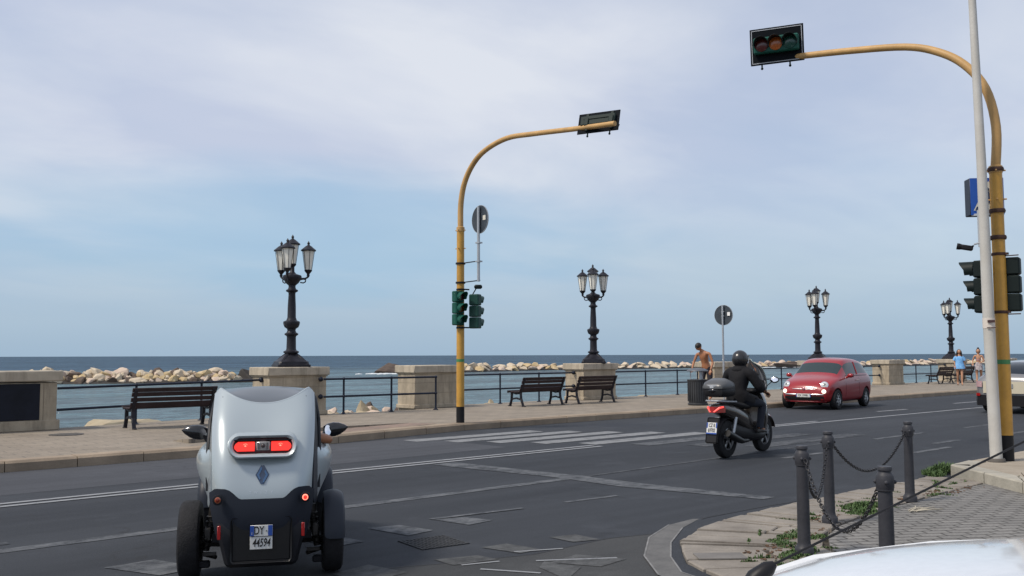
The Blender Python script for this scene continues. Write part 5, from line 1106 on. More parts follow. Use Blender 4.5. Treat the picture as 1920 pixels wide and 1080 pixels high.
# dark rear skirt
b = MB(); rows = []
for j in range(12):
    v = j/11; row = []
    for i in range(NU+1):
        u = -1+2*i/NU; zt_ = zb_(u)+.006; zl = .34-.05*ss(.0, .5, v); z = zt_+(.32-zt_)*v; w_ = .374-.06*v**1.5; row.append((u*w_, -.425-.015*math.sin(v*math.pi)+.10*abs(u)**5+.02*v, z))
    rows.append(row)
b.ring_loft(rows, closed=False); mb_ = bake(b.v, b.f, [('SOLIDIFY', {'thickness': .02, 'offset': 0})]); mb_.build('rear_skirt', tgry, TW, 45)
b = MB(); rows = []
for z, w_, y in ((.44, .33, -.400), (.40, .325, -.415), (.30, .30, -.415), (.16, .265, -.40), (.13, .25, -.36)):
    rows.append([(w_, y+.05, z), (w_-.03, y, z), (-w_+.03, y, z), (-w_, y+.05, z), (-w_, y+.5, z), (w_, y+.5, z)])
b.ring_loft(rows); b.build('lower_body', tblk, TW, 30)
b = MB(); b.box((0, -.425, .325), (.44, .012, .31), bev=.02); b.tube([(-.20, -.43, .175), (.20, -.43, .175)], .006, 6); b.build('plate_recess', mat('recess_black', (0.006, 0.006, 0.007), .4), TW)
for sx, lit in ((-1, 0), (1, 1)):
    b = MB(); b.lathe([(.030, -.02), (.036, 0), (.036, .008), (.026, .012)], (sx*.312, -.445, .610), 20, 'Y', rot=Matrix.Rotation(math.pi, 3, 'Z')); o = b.build('tail_lamp', tblk, TW)
    b = MB(); b.lathe([(.028, 0), (.026, .008), (.012, .014), (.001, .015)], (sx*.312, -.447, .610), 20, 'Y', rot=Matrix.Rotation(math.pi, 3, 'Z')); b.build('lens', hot if lit else mat('amber_lens', (0.33, 0.075, 0.02), .2, coat=1), o)
    b = MB(); b.lathe([(.014, .0), (.014, .006), (.001, .010)], (sx*.312, -.460, .610), 12, 'Y', rot=Matrix.Rotation(math.pi, 3, 'Z')); b.build('bulb', litred if lit else mat('amber_dark', (0.16, 0.02, 0.01), .2), o)
    b = MB(); b.box((sx*.300, -.432, .385), (.024, .014, .095), bev=.004); b.build('reflector', redrefl, TW)
# number plate
b = MB(); b.box((.0, -.438, .290), (.172, .006, .172), bev=.002); pl_ = b.build('number_plate', platew, TW); pl_.location = (0, -.03, .075); pl_.scale = (.93, 1, .95)
b = MB(); b.box((-.071, -.442, .337), (.030, .003, .074)); b.box((.0685, -.442, .337), (.033, .003, .074)); b.build('blue_band', plateb, pl_)
b = MB(); b.box((0, -.4425, .296), (.170, .002, .004)); b.build('plate_gap', inkm, pl_)
for s_, x, z_, sz, xs in (('DY', -.018, .336, .082, .70), ('-', .040, .338, .05, .8), ('44594', 0, .249, .082, .66)):
    b = text_mb(s_, sz, .001, .22 if len(s_) > 3 else 0, xs); b.xf(Matrix.Translation((x, -.4425, z_)) @ Matrix.Rotation(R(90), 4, 'X')); b.build('plate_lettering', inkm, pl_, 0)
b = text_mb('I', .024, .001); b.xf(Matrix.Translation((-.071, -.4445, .318)) @ Matrix.Rotation(R(90), 4, 'X')); b.build('plate_lettering', platew, pl_, 0)
# wheels, guards, suspension
for sx in (-1, 1):
    wheel(TW, sx*.535, 0, .275, .155, .165, sx, spokes=6); wheel(TW, sx*.535, 1.686, .265, .14, .165, sx, spokes=6)
    for yy, w_, rr, a0, a1, do in ((0, .155, .300, R(62), R(178), sx > 0), (1.686, .15, .295, R(30), R(178), True)):
        if not do: continue
        b = MB(); b.ring_loft([[(sx*(.535-w_/2*.9)+k*0, yy+rr*math.cos(a), .275+rr*math.sin(a)) for a in [a0+(a1-a0)*q/14 for q in range(15)]], [(sx*.535, yy+(rr+.022)*math.cos(a), .275+(rr+.022)*math.sin(a)) for a in [a0+(a1-a0)*q/14 for q in range(15)]],
                              [(sx*(.535+w_/2*1.0), yy+rr*math.cos(a), .275+rr*math.sin(a)) for a in [a0+(a1-a0)*q/14 for q in range(15)]], [(sx*(.535+w_/2*1.05), yy+(rr-.03)*math.cos(a), .275+(rr-.03)*math.sin(a)) for a in [a0+(a1-a0)*q/14 for q in range(15)]]], closed=False)
        mb_ = bake(b.v, b.f, [('SUBSURF', {'levels': 1, 'render_levels': 1}), ('SOLIDIFY', {'thickness': .012, 'offset': 0})]); mb_.build('mudguard', tgry, TW, 50)
    b = MB(); b.tube([(sx*.30, -.10, .25), (sx*.47, 0, .24)], .022, 8); b.tube([(sx*.34, -.12, .16), (sx*.47, 0, .17)], .016, 8); b.tube([(sx*.42, -.06, .20), (sx*.37, -.06, .50)], .028, 10)
    for k in range(7): b.lathe([(.030, 0), (.042, .006), (.030, .012)], (sx*(.42-.007*k), -.06, .22+k*.036), 12)
    b.box((sx*.40, -.15, .33), (.05, .05, .09), bev=.008); b.box((sx*.385, -.14, .19), (.10, .03, .02)); b.sphere((sx*.41, -.17, .30), .014, 8, 6); b.build('suspension', mat('dusty_metal', (0.045, 0.042, 0.04), .5, metal=.4, var=.5, vscale=12), TW)
    # mirrors on stalks
    b = MB(); b.tube([(sx*.47, .98, .80), (sx*.485, .985, .87), (sx*.53, .99, .95)], [.026, .022, .030], 8)
    b.lathe([(.001, -.065), (.035, -.055), (.048, -.02), (.05, .02), (.042, .06), (.022, .10), (.001, .125)], (0, 0, 0), 16, 'X')._xf_last(16*7, Matrix.Translation((sx*.575, 1.0, .962)) @ Matrix.Rotation(sx*R(-8), 4, 'Y') @ Matrix.Diagonal((sx*1.22, .85, 1.22, 1))); o = b.build('mirror', blackgloss, TW)
    b = MB(); b.lathe([(.040, 0), (.001, .003)], (0, 0, 0), 18, 'Y')._xf_last(36, Matrix.Translation((sx*.540, .955, .962)) @ Matrix.Rotation(sx*R(14), 4, 'Z') @ Matrix.Rotation(R(-14 if sx > 0 else 30), 4, 'X') @ Matrix.Diagonal((.72, -1, 1.12, 1))); b.build('mirror_glass', mirrorm, o)
    b = MB(); b.box((sx*.44, -.12, .115), (.12, .05, .05), bev=.01); b.build('bracket', tblk, TW)
# inside
b = MB(); b.box((0, .55, .30), (.74, 1.4, .06)); b.box((0, .02, .70), (.46, .16, .80), rot=Matrix.Rotation(R(-14), 4, 'X'), bev=.05); b.box((0, .36, .42), (.46, .5, .2), bev=.05); b.build('seat', tblk, TW)
b = MB(); b.box((0, 1.45, .72), (.80, .25, .22), bev=.05); b.lathe([(.16, -.012), (.175, 0), (.16, .012)], (0, 1.25, .80), 24, 'Y'); b.build('dashboard', tblk, TW)

# ------------------------------------------------------------------ scooter
SCO = thing('motor_scooter', 'dark maxi scooter with top box and clear windscreen riding away on the road', 'scooter', (12.92, 8.66, 0.004), R(6.5-90))
sdk = mat('scooter_bronze', (0.045, 0.038, 0.033), .25, metal=.3, coat=.8)
def loft_y(secs, n=16, ex=.8):
    """secs: (y, zc, halfw, halfh)"""
    return [[(w*math.copysign(abs(math.cos(a))**ex, math.cos(a)), y, z+h*math.copysign(abs(math.sin(a))**ex, math.sin(a))) for a in [2*math.pi*k/n for k in range(n)]] for y, z, w, h in secs]
wheel(SCO, 0, -.60, .29, .14, .17, 1, spokes=5); wheel(SCO, 0, .66, .295, .11, .18, 1, spokes=5)
b = MB(); b.ring_loft(loft_y([(-.98, .80, .03, .02), (-.93, .79, .09, .05), (-.78, .76, .13, .09), (-.50, .70, .155, .13), (-.15, .58, .17, .17), (.05, .48, .15, .16), (.12, .44, .08, .10)])); b.build('tail_fairing', sdk, SCO)
b = MB(); b.ring_loft(loft_y([(-.62, .42, .07, .08), (-.40, .40, .11, .16), (.0, .34, .14, .14), (.35, .29, .17, .09), (.52, .30, .14, .08)])); b.build('engine_floor', black, SCO)
b = MB(); b.ring_loft(loft_y([(-.70, .845, .08, .03), (-.5, .845, .14, .045), (-.25, .80, .16, .05), (.0, .775, .155, .055), (.12, .76, .10, .04)])); b.build('seat', mat('seat_vinyl', (0.014, 0.014, 0.015), .55), SCO)
b = MB(); rows = []
for z, y, w in ((.26, .42, .16), (.40, .46, .21), (.60, .50, .22), (.78, .50, .19), (.92, .46, .17), (1.0, .42, .12)):
    rows.append([(w, y-.10, z), (w*.8, y+.08, z), (w*.35, y+.22, z), (-w*.35, y+.22, z), (-w*.8, y+.08, z), (-w, y-.10, z), (-w*.5, y-.03, z), (w*.5, y-.03, z)])
b.ring_loft(rows); mb_ = bake(b.v, b.f, [('SUBSURF', {'levels': 1, 'render_levels': 1})]); mb_.build('front_fairing', sdk, SCO)
b = MB(); b.ring_loft([[(x, .70+rr*math.cos(a), .295+rr*math.sin(a)) for a in [R(15)+R(140)*q/12 for q in range(13)]] for x, rr in ((-.085, .30), (-.05, .335), (.05, .335), (.085, .30))], closed=False); b.build('front_mudguard', sdk, SCO)
b = MB()
for sx in (-1, 1): b.tube([(sx*.075, .70, .295), (sx*.075, .60, .62)], .022, 8)
b.build('fork', galv, SCO)
b = MB(); b.ring_loft([[(x, -.64+rr*math.cos(a), .29+rr*math.sin(a)) for a in [R(60)+R(110)*q/10 for q in range(11)]] for x, rr in ((-.08, .31), (-.05, .335), (.05, .335), (.08, .31))], closed=False)
b.box((0, -.985, .44), (.20, .02, .40), rot=Matrix.Rotation(R(-14), 4, 'X'), bev=.02); b.build('rear_mudguard', black, SCO)
q = Matrix.Translation((0, -1.005, .475)) @ Matrix.Rotation(R(-12), 4, 'X')
b = MB(); b.box((0, 0, 0), (.175, .008, .175), bev=.003); b.xf(q); pl_ = b.build('number_plate', platew, SCO)
b = MB(); b.box((0, -.006, -.078), (.172, .003, .020)); b.box((-.078, -.006, .045), (.018, .003, .08)); b.box((.078, -.006, .045), (.018, .003, .08)); b.xf(q); b.build('blue_band', plateb, pl_)
for s_, z_, sz, xs in (('CZ 8', .042, .078, .62), ('69702', -.032, .078, .62)):
    b = text_mb(s_, sz, .001, 0, xs); b.xf(q @ Matrix.Translation((0, -.0065, z_)) @ Matrix.Rotation(R(90), 4, 'X')); b.build('plate_lettering', inkm, pl_, 0)
b = MB(); b.ring_loft([[(x, y, z) for x, y in ((-.125, -.80), (-.10, -.93), (-.04, -.985), (.04, -.985), (.10, -.93), (.125, -.80))] for z in (.71, .80)], closed=False); tl = b.build('tail_light', mat('scooter_tail_red', (0.35, 0.015, 0.015), .2, coat=1), SCO)
for sx in (-1, 1):
    b = MB(); b.tube([(sx*.118, -.85, .795), (sx*.10, -.935, .785), (sx*.03, -.99, .72)], [.014, .016, .010], 6); b.build('lit_strip', mat('scooter_lit', (0.7, 0.05, 0.05), .3, emit=(1, .10, .08), es=1.0), tl)
    b = MB(); b.tube([(sx*.13, -.45, .86), (sx*.14, -.75, .875), (sx*.10, -.98, .89), (0, -1.01, .89)], .013, 8); b.build('grab_rail', galv, SCO)
    b = MB(); b.tube([(sx*.12, -.58, .31), (sx*.13, -.47, .62)], .026, 10); b.build('shock_absorber', galv, SCO)
b = MB(); b.tube([(.13, -.10, .24), (.16, -.35, .25), (.17, -.55, .30), (.175, -.84, .40)], [.03, .045, .06, .055], 12); b.build('exhaust', mat('exhaust_black', (0.02, 0.02, 0.02), .35, metal=.5), SCO)
# top box
b = MB(); rr = loft_y([(-.98, 1.03, .10, .05), (-.96, 1.03, .165, .08), (-.88, 1.03, .195, .09), (-.70, 1.03, .20, .095), (-.58, 1.03, .185, .09), (-.55, 1.03, .12, .06)], 20, .6); b.ring_loft(rr); tb = b.build('top_box', black, SCO)
b = MB(); b.ring_loft([[(x, y, max(z, 1.075)) for x, y, z in r_] for r_ in loft_y([(-.99, 1.08, .11, .03), (-.97, 1.08, .168, .07), (-.88, 1.085, .20, .115), (-.75, 1.09, .206, .145), (-.60, 1.08, .19, .12), (-.54, 1.08, .12, .05)], 24, .65)]); b.build('box_lid', mat('box_lid_grey', (0.075, 0.078, 0.082), .35), tb)
b = MB(); b.ring_loft([[(x, -.992+abs(x)**2*1.8, z) for x in [-.15+.30*k/10 for k in range(11)]] for z in (1.085, 1.135)], closed=False)
mb_ = bake(b.v, b.f, [('SOLIDIFY', {'thickness': .01})]); mb_.build('reflector_strip', mat('box_reflector', (0.50, 0.52, 0.55), .2, metal=.3), tb); b = MB(); b.sphere((0, -.98, 1.045), .05, 10, 8, (1.3, .4, .6)); b.build('latch', blackgloss, tb)
# handlebar, mirrors, windscreen
b = MB(); b.tube([(-.34, .20, .97), (-.22, .27, 1.0), (0, .34, 1.02), (.22, .27, 1.0), (.34, .20, .97)], .013, 8)
for sx in (-1, 1): b.tube([(sx*.24, .265, .995), (sx*.37, .18, .965)], .020, 8); b.tube([(sx*.22, .30, .985), (sx*.34, .26, .965)], .006, 6)
b.box((0, .38, 1.0), (.26, .16, .10), bev=.04); b.build('handlebar', black, SCO)
for sx in (-1, 1):
    b = MB(); b.tube([(sx*.24, .30, 1.0), (sx*.28, .33, 1.10), (sx*.37, .33, 1.17)], .007, 6); b.sphere((sx*.40, .335, 1.19), .072, 14, 8, (1.1, .3, .75)); o = b.build('mirror', black, SCO)
    b = MB(); b.sphere((0, 0, 0), .066, 14, 8, (1.05, .12, .72)); b.xf(Matrix.Translation((sx*.40, .312, 1.192)) @ Matrix.Rotation(R(-16), 4, 'X') @ Matrix.Rotation(R(8*sx), 4, 'Z')); b.build('mirror_glass', mirrorm, o)
sg = bpy.data.materials.new('clear_acrylic'); sg.use_nodes = True; nt = sg.node_tree; nt.nodes.clear()
o1 = nt.nodes.new('ShaderNodeOutputMaterial'); tr = nt.nodes.new('ShaderNodeBsdfTransparent'); gl = nt.nodes.new('ShaderNodeBsdfGlossy'); mx = nt.nodes.new('ShaderNodeMixShader'); fr = nt.nodes.new('ShaderNodeFresnel')
tr.inputs[0].default_value = (.86, .90, .90, 1); gl.inputs['Roughness'].default_value = .05; fr.inputs[0].default_value = 1.45
nt.links.new(fr.outputs[0], mx.inputs[0]); nt.links.new(tr.outputs[0], mx.inputs[1]); nt.links.new(gl.outputs[0], mx.inputs[2]); nt.links.new(mx.outputs[0], o1.inputs[0])
def wsp(u, v): w = .27*math.sin(math.pi*min(1, .30+v*.42))*(1-.35*max(0, v-.75)*4*(max(0, v-.75))); return Vector((u*w*.98*(1-.5*max(0, v-.80)/.2), .42-.26*v+.10*(1-u*u), 1.02+.50*v-.03*u*u*v))
b = MB(); b.ring_loft([[wsp(-1+2*i/14, j/12) for i in range(15)] for j in range(13)], closed=False); wo = b.build('windscreen', sg, SCO, 80)
rimpts = [wsp(-1, j/12) for j in range(13)]+[wsp(-1+2*i/14, 1) for i in range(1, 14)]+[wsp(1, 1-j/12) for j in range(13)]
b = MB(); b.tube(rimpts, .007, 6); b.build('windscreen_edge', mat('acrylic_edge', (0.30, 0.36, 0.34), .2), wo)

# ================================================================== PEOPLE
def dirv(yaw, pitch=0): return Vector((math.cos(yaw)*math.cos(pitch), math.sin(yaw)*math.cos(pitch), math.sin(pitch)))
def head_geo(c, s, fwd, upv):
    """head mesh: centre c, half height s; fwd = where the face looks"""
    f = Vector(fwd).normalized(); u = (Vector(upv)-f*f.dot(Vector(upv))).normalized(); r_ = f.cross(u); b = MB(); n, m = 20, 16; rings = []
    for i in range(m+1):
        ph = math.pi*i/m; z = -math.cos(ph); ring = []
        for k in range(n):
            a = 2*math.pi*k/n; x, y = math.cos(a)*math.sin(ph), math.sin(a)*math.sin(ph)     # x side, y forward
            w = .74*(1-.26*max(0, -z)); d = .86*(1-.12*max(0, -z)) if y > 0 else .88*(1-.35*max(0, -z))
            px, py, pz = x*w, y*d, z
            if y > .5 and abs(x) < .30:
                py += .17*max(0, 1-abs(x)/.22)*max(0, 1-abs(z+.10)/.24)          # nose
                py -= .05*max(0, 1-abs(z-.12)/.12)*(1 if abs(x) > .1 else .3)
                py += .04*max(0, 1-abs(z+.45)/.10)+.06*max(0, 1-abs(z+.78)/.15)
            ring.append(Vector(c)+(r_*px+f*py+u*pz)*s)
        rings.append(ring)
    b.ring_loft(rings, True, False, False)
    for sx in (-1, 1): e = MB(); e.sphere((0, 0, 0), s*.16, 8, 6, (.35, .8, 1.3)); e.xf(Matrix.Translation(Vector(c)+r_*sx*s*.74-u*s*.02) @ Matrix((r_, f, u)).transposed().to_4x4()); b.merge(e)
    return b, (f, u, r_)
def eyes(parent, c, s, ax):
    f, u, r_ = ax
    for sx in (-1, 1):
        b = MB(); b.sphere(Vector(c)+f*s*.77+r_*sx*s*.27+u*s*.08, s*.075, 8, 6); b.build('eye', mat('eye_dark', (.03, .02, .02), .3), parent)
    b = MB(); b.sphere(Vector(c)+f*s*.845-u*s*.42, s*.11, 8, 6, (1, 1, .35)); b.build('mouth', mat('lips', (.25, .07, .06), .5), parent)
def hand_geo(wrist, fdir, pnorm, side=1, curl=.5, s=1.0):
    """palm and five fingers; fdir: finger direction, pnorm: palm normal; side: thumb side sign"""
    f = Vector(fdir).normalized(); p = (Vector(pnorm)-f*f.dot(Vector(pnorm))).normalized(); r_ = f.cross(p)*side; w = Vector(wrist); b = MB()
    pm = MB(); rings = []
    for t_, hw_, th in ((0, .024, .018), (.03, .034, .016), (.07, .042, .014), (.09, .040, .012)):
        rings.append([w+(f*t_+r_*hw_*math.cos(a)+p*th*math.sin(a))*s for a in [2*math.pi*k/12 for k in range(12)]])
    b.ring_loft(rings)
    for k, ln in enumerate((.072, .080, .075, .058)):
        o = w+(f*.082+r_*(.030-.020*k))*s; c1 = curl*.9; pts = [o]; d = f.copy()
        for q in range(3): d = (d*math.cos(c1*(.6+.2*q))+p*math.sin(c1*(.6+.2*q))).normalized() if q else (f*math.cos(c1*.5)+p*math.sin(c1*.5)).normalized(); pts.append(pts[-1]+d*ln*s*(.42, .32, .26)[q])
        b.tube(pts, [.0095*s, .009*s, .008*s, .0065*s], 6)
    o = w+(f*.025+r_*.028)*s; d = (f*.6+r_*.75+p*.25).normalized(); d2 = (f*.85+r_*.2+p*.5).normalized()
    b.tube([o, o+d*.035*s, o+d*.035*s+d2*.03*s, o+d*.035*s+d2*.052*s], [.013*s, .011*s, .010*s, .007*s], 6); return b
def body(J, scale=1.0, fem=False):
    """J: dict of joints -> continuous skinned body"""
    k = scale
    vs, es, rs = [], [], []
    def v(p, r): vs.append(Vector(p)); rs.append(r if isinstance(r, tuple) else r*k); return len(vs)-1
    pe = v(J['pelvis'], .115 if fem else .118); wa = v(Vector(J['pelvis']).lerp(Vector(J['chest']), .5), .090 if fem else .110); ch = v(J['chest'], .105 if fem else .125)
    nb = v(Vector(J['chest']).lerp(Vector(J['neck']), .7), .085); ne = v(J['neck'], .052); hd = v(Vector(J['neck']).lerp(Vector(J['head']), .55), .050)
    es += [(pe, wa), (wa, ch), (ch, nb), (nb, ne), (ne, hd)]
    for s_ in ('l', 'r'):
        sh = v(J['sh'+s_], .052); el = v(J['el'+s_], .036); mid = v(Vector(J['sh'+s_]).lerp(Vector(J['el'+s_]), .45), .045); fm = v(Vector(J['el'+s_]).lerp(Vector(J['wr'+s_]), .35), .037); wr = v(J['wr'+s_], .023)
        es += [(nb, sh), (sh, mid), (mid, el), (el, fm), (fm, wr)]
        hp = v(J['hp'+s_], .090); kn = v(J['kn'+s_], .054); th = v(Vector(J['hp'+s_]).lerp(Vector(J['kn'+s_]), .45), .078); cf = v(Vector(J['kn'+s_]).lerp(Vector(J['an'+s_]), .35), .054); an = v(J['an'+s_], .034); to = v(J['to'+s_], .026)
        heel = v(Vector(J['an'+s_])+(Vector(J['an'+s_])-Vector(J['to'+s_]))*.25+Vector((0, 0, -.03)), .028)
        es += [(pe, hp), (hp, th), (th, kn), (kn, cf), (cf, an), (an, to), (an, heel)]
    return skin(vs, es, rs, 1)
def garment(body_mb, zlo, zhi, off, test=None):
    """an offset copy of the part of the body inside a height range"""
    me = bpy.data.meshes.new('g'); me.from_pydata(body_mb.v, [], body_mb.f); me.update(); bm = bmesh.new(); bm.from_mesh(me); bm.normal_update()
    kill = [f for f in bm.faces if not (zlo <= f.calc_center_median().z <= zhi and (test is None or test(f.calc_center_median())))]
    nm = {v.index: v.normal.copy() for v in bm.verts}; 
    for v in bm.verts: v.co += nm[v.index]*off
    bmesh.ops.delete(bm, geom=kill, context='FACES'); left = set(bm.faces); tot = len(left); drop = []
    while left:
        st_ = [left.pop()]; isl = list(st_)
        while st_:
            f_ = st_.pop()
            for e_ in f_.edges:
                for g_ in e_.link_faces:
                    if g_ in left: left.remove(g_); st_.append(g_); isl.append(g_)
        if len(isl) < tot*.3: drop += isl
    bmesh.ops.delete(bm, geom=drop, context='FACES'); bm.verts.index_update(); b = MB(); b.add([v.co for v in bm.verts], [[v.index for v in f.verts] for f in bm.faces]); bm.free(); bpy.data.meshes.remove(me); return b
def standing(t, h, yaw, pose, fem=False, skm=None):
    """local frame: person faces +Y; t is turned by yaw"""
    k = h/1.75
    J = {a: Vector(c)*k for a, c in pose.items()}; bd = body(J, k, fem); hc = J['head']; hb, ax = head_geo(hc, .118*k, pose.get('_f', (0, 1, 0)) if False else J['_f'], J['_u']); bd.merge(hb)
    for s_, sd in (('l', 1), ('r', -1)):
        d = (J['wr'+s_]-J['el'+s_]).normalized(); bd.merge(hand_geo(J['wr'+s_], d, J.get('_p'+s_, Vector((0, 0, -1))), sd, .45, k*.95))
    o = bd.build('body', skm or skinm, t, 80); eyes(o, hc, .118*k, ax); return bd, J, ax, o, k
# --- shirtless man leaning by the bin, looking down to his right
MX, MY = 24.85, 17.97
t = thing('person', 'shirtless dark-haired man in dark shorts looking down beside the litter bin', 'person', (MX, MY, .15), R(100))
pose = {'pelvis': (0, 0, .93), 'chest': (0.04, .07, 1.24), 'neck': (0.06, .17, 1.47), 'head': (0.13, .26, 1.60), '_f': (.45, .7, -.62), '_u': (.1, .7, .8),
        'shl': (-.17, .14, 1.40), 'ell': (-.27, .14, 1.12), 'wrl': (-.26, .28, .90), 'shr': (.23, .16, 1.38), 'elr': (.31, .24, 1.12), 'wrr': (.27, .42, .95),
        'hpl': (-.10, 0, .88), 'knl': (-.12, .05, .50), 'anl': (-.13, 0, .09), 'tol': (-.15, .16, .035), 'hpr': (.10, 0, .88), 'knr': (.13, .10, .50), 'anr': (.13, .02, .09), 'tor': (.15, .18, .035)}
bd, J, ax, o, k = standing(t, 1.86, 0, pose, skm=skint)
g = garment(bd, .56, 1.03, .016, lambda c: abs(c.x) < .25 and c.y < .22); g.build('shorts', mat('dark_shorts', (0.015, 0.013, 0.022), .8), t, 80)
f, u, r_ = ax; c = J['head']; b = MB(); n = 18; rings = []
for i in range(8):
    a = i/7*math.pi/2; rr, hh = math.cos(a), math.sin(a); rings.append([c+u*.02+(r_*math.cos(q)*.80*rr+f*(math.sin(q)*.94*rr-.04)+u*hh*.98)*.122 for q in [2*math.pi*k_/n for k_ in range(n)]])
b.ring_loft(rings, True, True, False); b.build('hair', hairm, t)
# --- woman in blue
def walker(label, loc, yaw, h, stride, fem=True):
    t = thing('person', label, 'person', loc, yaw)
    pose = {'pelvis': (0, 0, .95), 'chest': (0, .01, 1.25), 'neck': (0, .0, 1.47), 'head': (0, .03, 1.63), '_f': (0, 1, -.05), '_u': (0, 0, 1),
            'shl': (-.165, 0, 1.40), 'ell': (-.21, -.05*stride, 1.14), 'wrl': (-.20, .03, .93), 'shr': (.165, 0, 1.40), 'elr': (.215, .0, 1.14), 'wrr': (.20, .10*stride, .94),
            'hpl': (-.09, 0, .90), 'knl': (-.09, .12*stride, .50), 'anl': (-.08, .16*stride, .09), 'tol': (-.08, .31*stride, .03), 'hpr': (.09, 0, .90), 'knr': (.09, .0, .50), 'anr': (.08, -.16*stride, .12), 'tor': (.08, -.04*stride, .03)}
    return t, pose
t, pose = walker('woman with long dark hair in a loose blue beach dress walking past the far bench', (44.75, 18.15, .15), R(118), 1.63, 1)
bd, J, ax, o, k = standing(t, 1.66, 0, pose, True, skinm)
b = MB(); rings = []
for z, rx, ry, cy in ((.80, .25, .18, .02), (.86, .245, .175, .02), (1.0, .215, .15, .01), (1.12, .175, .125, .01), (1.25, .180, .135, .01), (1.35, .19, .115, 0), (1.405, .155, .085, 0), (1.43, .085, .06, 0)):
    rings.append([Vector((rx*math.cos(q)*(1+.05*math.sin(q*7)*(1.1-z)), cy+ry*math.sin(q)*(1+.05*math.cos(q*6)*(1.1-z)), z))*k for q in [2*math.pi*i/32 for i in range(32)]])
b.ring_loft(rings, True, False, True)
for sx in (-1, 1): b.tube([Vector((sx*.13, 0, 1.385))*k, Vector((sx*.18, 0, 1.33))*k, Vector((sx*.225, -.02, 1.21))*k], [.06, .070, .075], 10)
b.build('dress', mat('blue_dress', (0.10, 0.30, 0.62), .8, col2=(0.22, 0.46, 0.74), vscale=14), t)
def hair(t, J, ax, k, long=True, bun=False):
    f, u, r_ = ax; c = J['head']; b = MB(); n = 18; rings = []
    for i in range(10):
        a = -.9+i/9*(math.pi/2+.9); rr, hh = math.cos(a), math.sin(a)
        if a < 0 and not long: rr *= 1
        rings.append([c+(r_*math.cos(q)*.84*rr+f*((math.sin(q)*.80*rr) if math.sin(q) < .15 else (math.sin(q)*rr*(.12 if a < .35 else .80)))+u*hh*1.06-f*.10)*.122*k for q in [2*math.pi*j/n for j in range(n)]])
    b.ring_loft(rings, True, True, False)
    if long:
        rings = []
        for z, w, d in ((.4, .80, .55), (-.3, .92, .52), (-1.2, 1.05, .45), (-2.0, 1.0, .36), (-2.7, .70, .25)):
            rings.append([c+(r_*math.cos(q)*w+f*(math.sin(q)*d-.62)+u*z)*.118*k for q in [2*math.pi*j/14 for j in range(14)]])
        b.ring_loft(rings)
        for sx in (-1, 1): b.tube([c+(r_*sx*.72+f*.25+u*.3)*.118*k, c+(r_*sx*.88+f*.18-u*.8)*.118*k, c+(r_*sx*.85+f*.35-u*2.0)*.118*k], [.025*k, .035*k, .02*k], 8)
    if bun: b.sphere(c+(u*1.15-f*.25)*.118*k, .052*k, 12, 8)
    b.build('hair', hairm, t, 60)
hair(t, J, ax, k)
sandal = mat('sandal', (0.08, 0.05, 0.04), .7)
def shoes(t, J, m_, top=False, s=1.0):
    for q in ('l', 'r'):
        a, c = J['an'+q], J['to'+q]; d = (c-a); d.z = 0; d.normalize(); s2 = Vector((-d.y, d.x, 0)); b = MB(); z0 = min(a.z, c.z)-.032; z0 = max(z0, 0)
        rings = []
        for y_, w, h in ((-.085, .03, .05), (-.06, .040, .075 if top else .035), (.0, .040, .085 if top else .030), (.08, .046, .055 if top else .026), (.14, .046, .045 if top else .024), (.185, .028, .03 if top else .018)):
            p = a+d*y_*s; rings.append([Vector((p.x, p.y, z0))+s2*w*x for x in (-1, 1)]+[Vector((p.x, p.y, z0+h))+s2*w*x*(.8 if top else 1) for x in (1, -1)])
        b.ring_loft(rings); mb_ = bake(b.v, b.f, [('SUBSURF', {'levels': 1, 'render_levels': 1})]); mb_.build('shoe', m_, t)
shoes(t, J, sandal)
# --- woman in bikini top
t, pose = walker('woman with hair in a bun wearing a bikini top and a pale flowered skirt', (45.55, 17.60, .15), R(108), 1.66, -1)
pose['ell'] = (-.24, .0, 1.15); pose['wrl'] = (-.12, .17, 1.10); pose['elr'] = (.26, -.02, 1.15); pose['wrr'] = (.24, .15, 1.02)
bd, J, ax, o, k = standing(t, 1.69, 0, pose, True, skinm)
g = garment(bd, 1.20*k, 1.30*k, .012, lambda c: abs(c.x) < .16); g.build('bikini_top', mat('bikini_pink', (0.42, 0.22, 0.20), .7), t, 80)
b = MB(); rings = []
for z, rx, ry in ((.73, .185, .15), (.80, .182, .145), (.92, .172, .135), (1.02, .140, .105), (1.10, .125, .095)):
    rings.append([Vector((rx*math.cos(q)*(1+.04*math.sin(q*8)*(1-z)), ry*math.sin(q), z))*k for q in [2*math.pi*i/28 for i in range(28)]])
b.ring_loft(rings, True, False, False); b.build('skirt', mat('flowered_cloth', (0.62, 0.58, 0.56), .8, col2=(0.10, 0.06, 0.10), vscale=22), t)
hair(t, J, ax, k, False, True); shoes(t, J, sandal)
# --- scooter rider (parts share the scooter's frame)
RID = thing('person', 'scooter rider in black jacket, dark jeans and matt black open helmet', 'person', (12.92, 8.66, 0.004), R(6.5-90))
J = {a: Vector(c) for a, c in {'pelvis': (0, -.16, .90), 'chest': (0, -.12, 1.15), 'neck': (0, -.06, 1.37), 'head': (-.01, -.02, 1.49),
     'shl': (-.185, -.08, 1.30), 'ell': (-.30, .0, 1.08), 'wrl': (-.325, .155, 1.0), 'shr': (.185, -.08, 1.30), 'elr': (.31, -.01, 1.07), 'wrr': (.325, .155, 1.0),
     'hpl': (-.09, -.14, .88), 'knl': (-.20, .28, .82), 'anl': (-.17, .24, .43), 'tol': (-.18, .38, .385), 'hpr': (.09, -.14, .88), 'knr': (.21, .28, .80), 'anr': (.19, .20, .42), 'tor': (.21, .34, .375)}.items()}
bd = body(J, 1.0); hb, ax = head_geo(J['head'], .115, (0, 1, 0), (0, 0, 1)); bd.merge(hb)
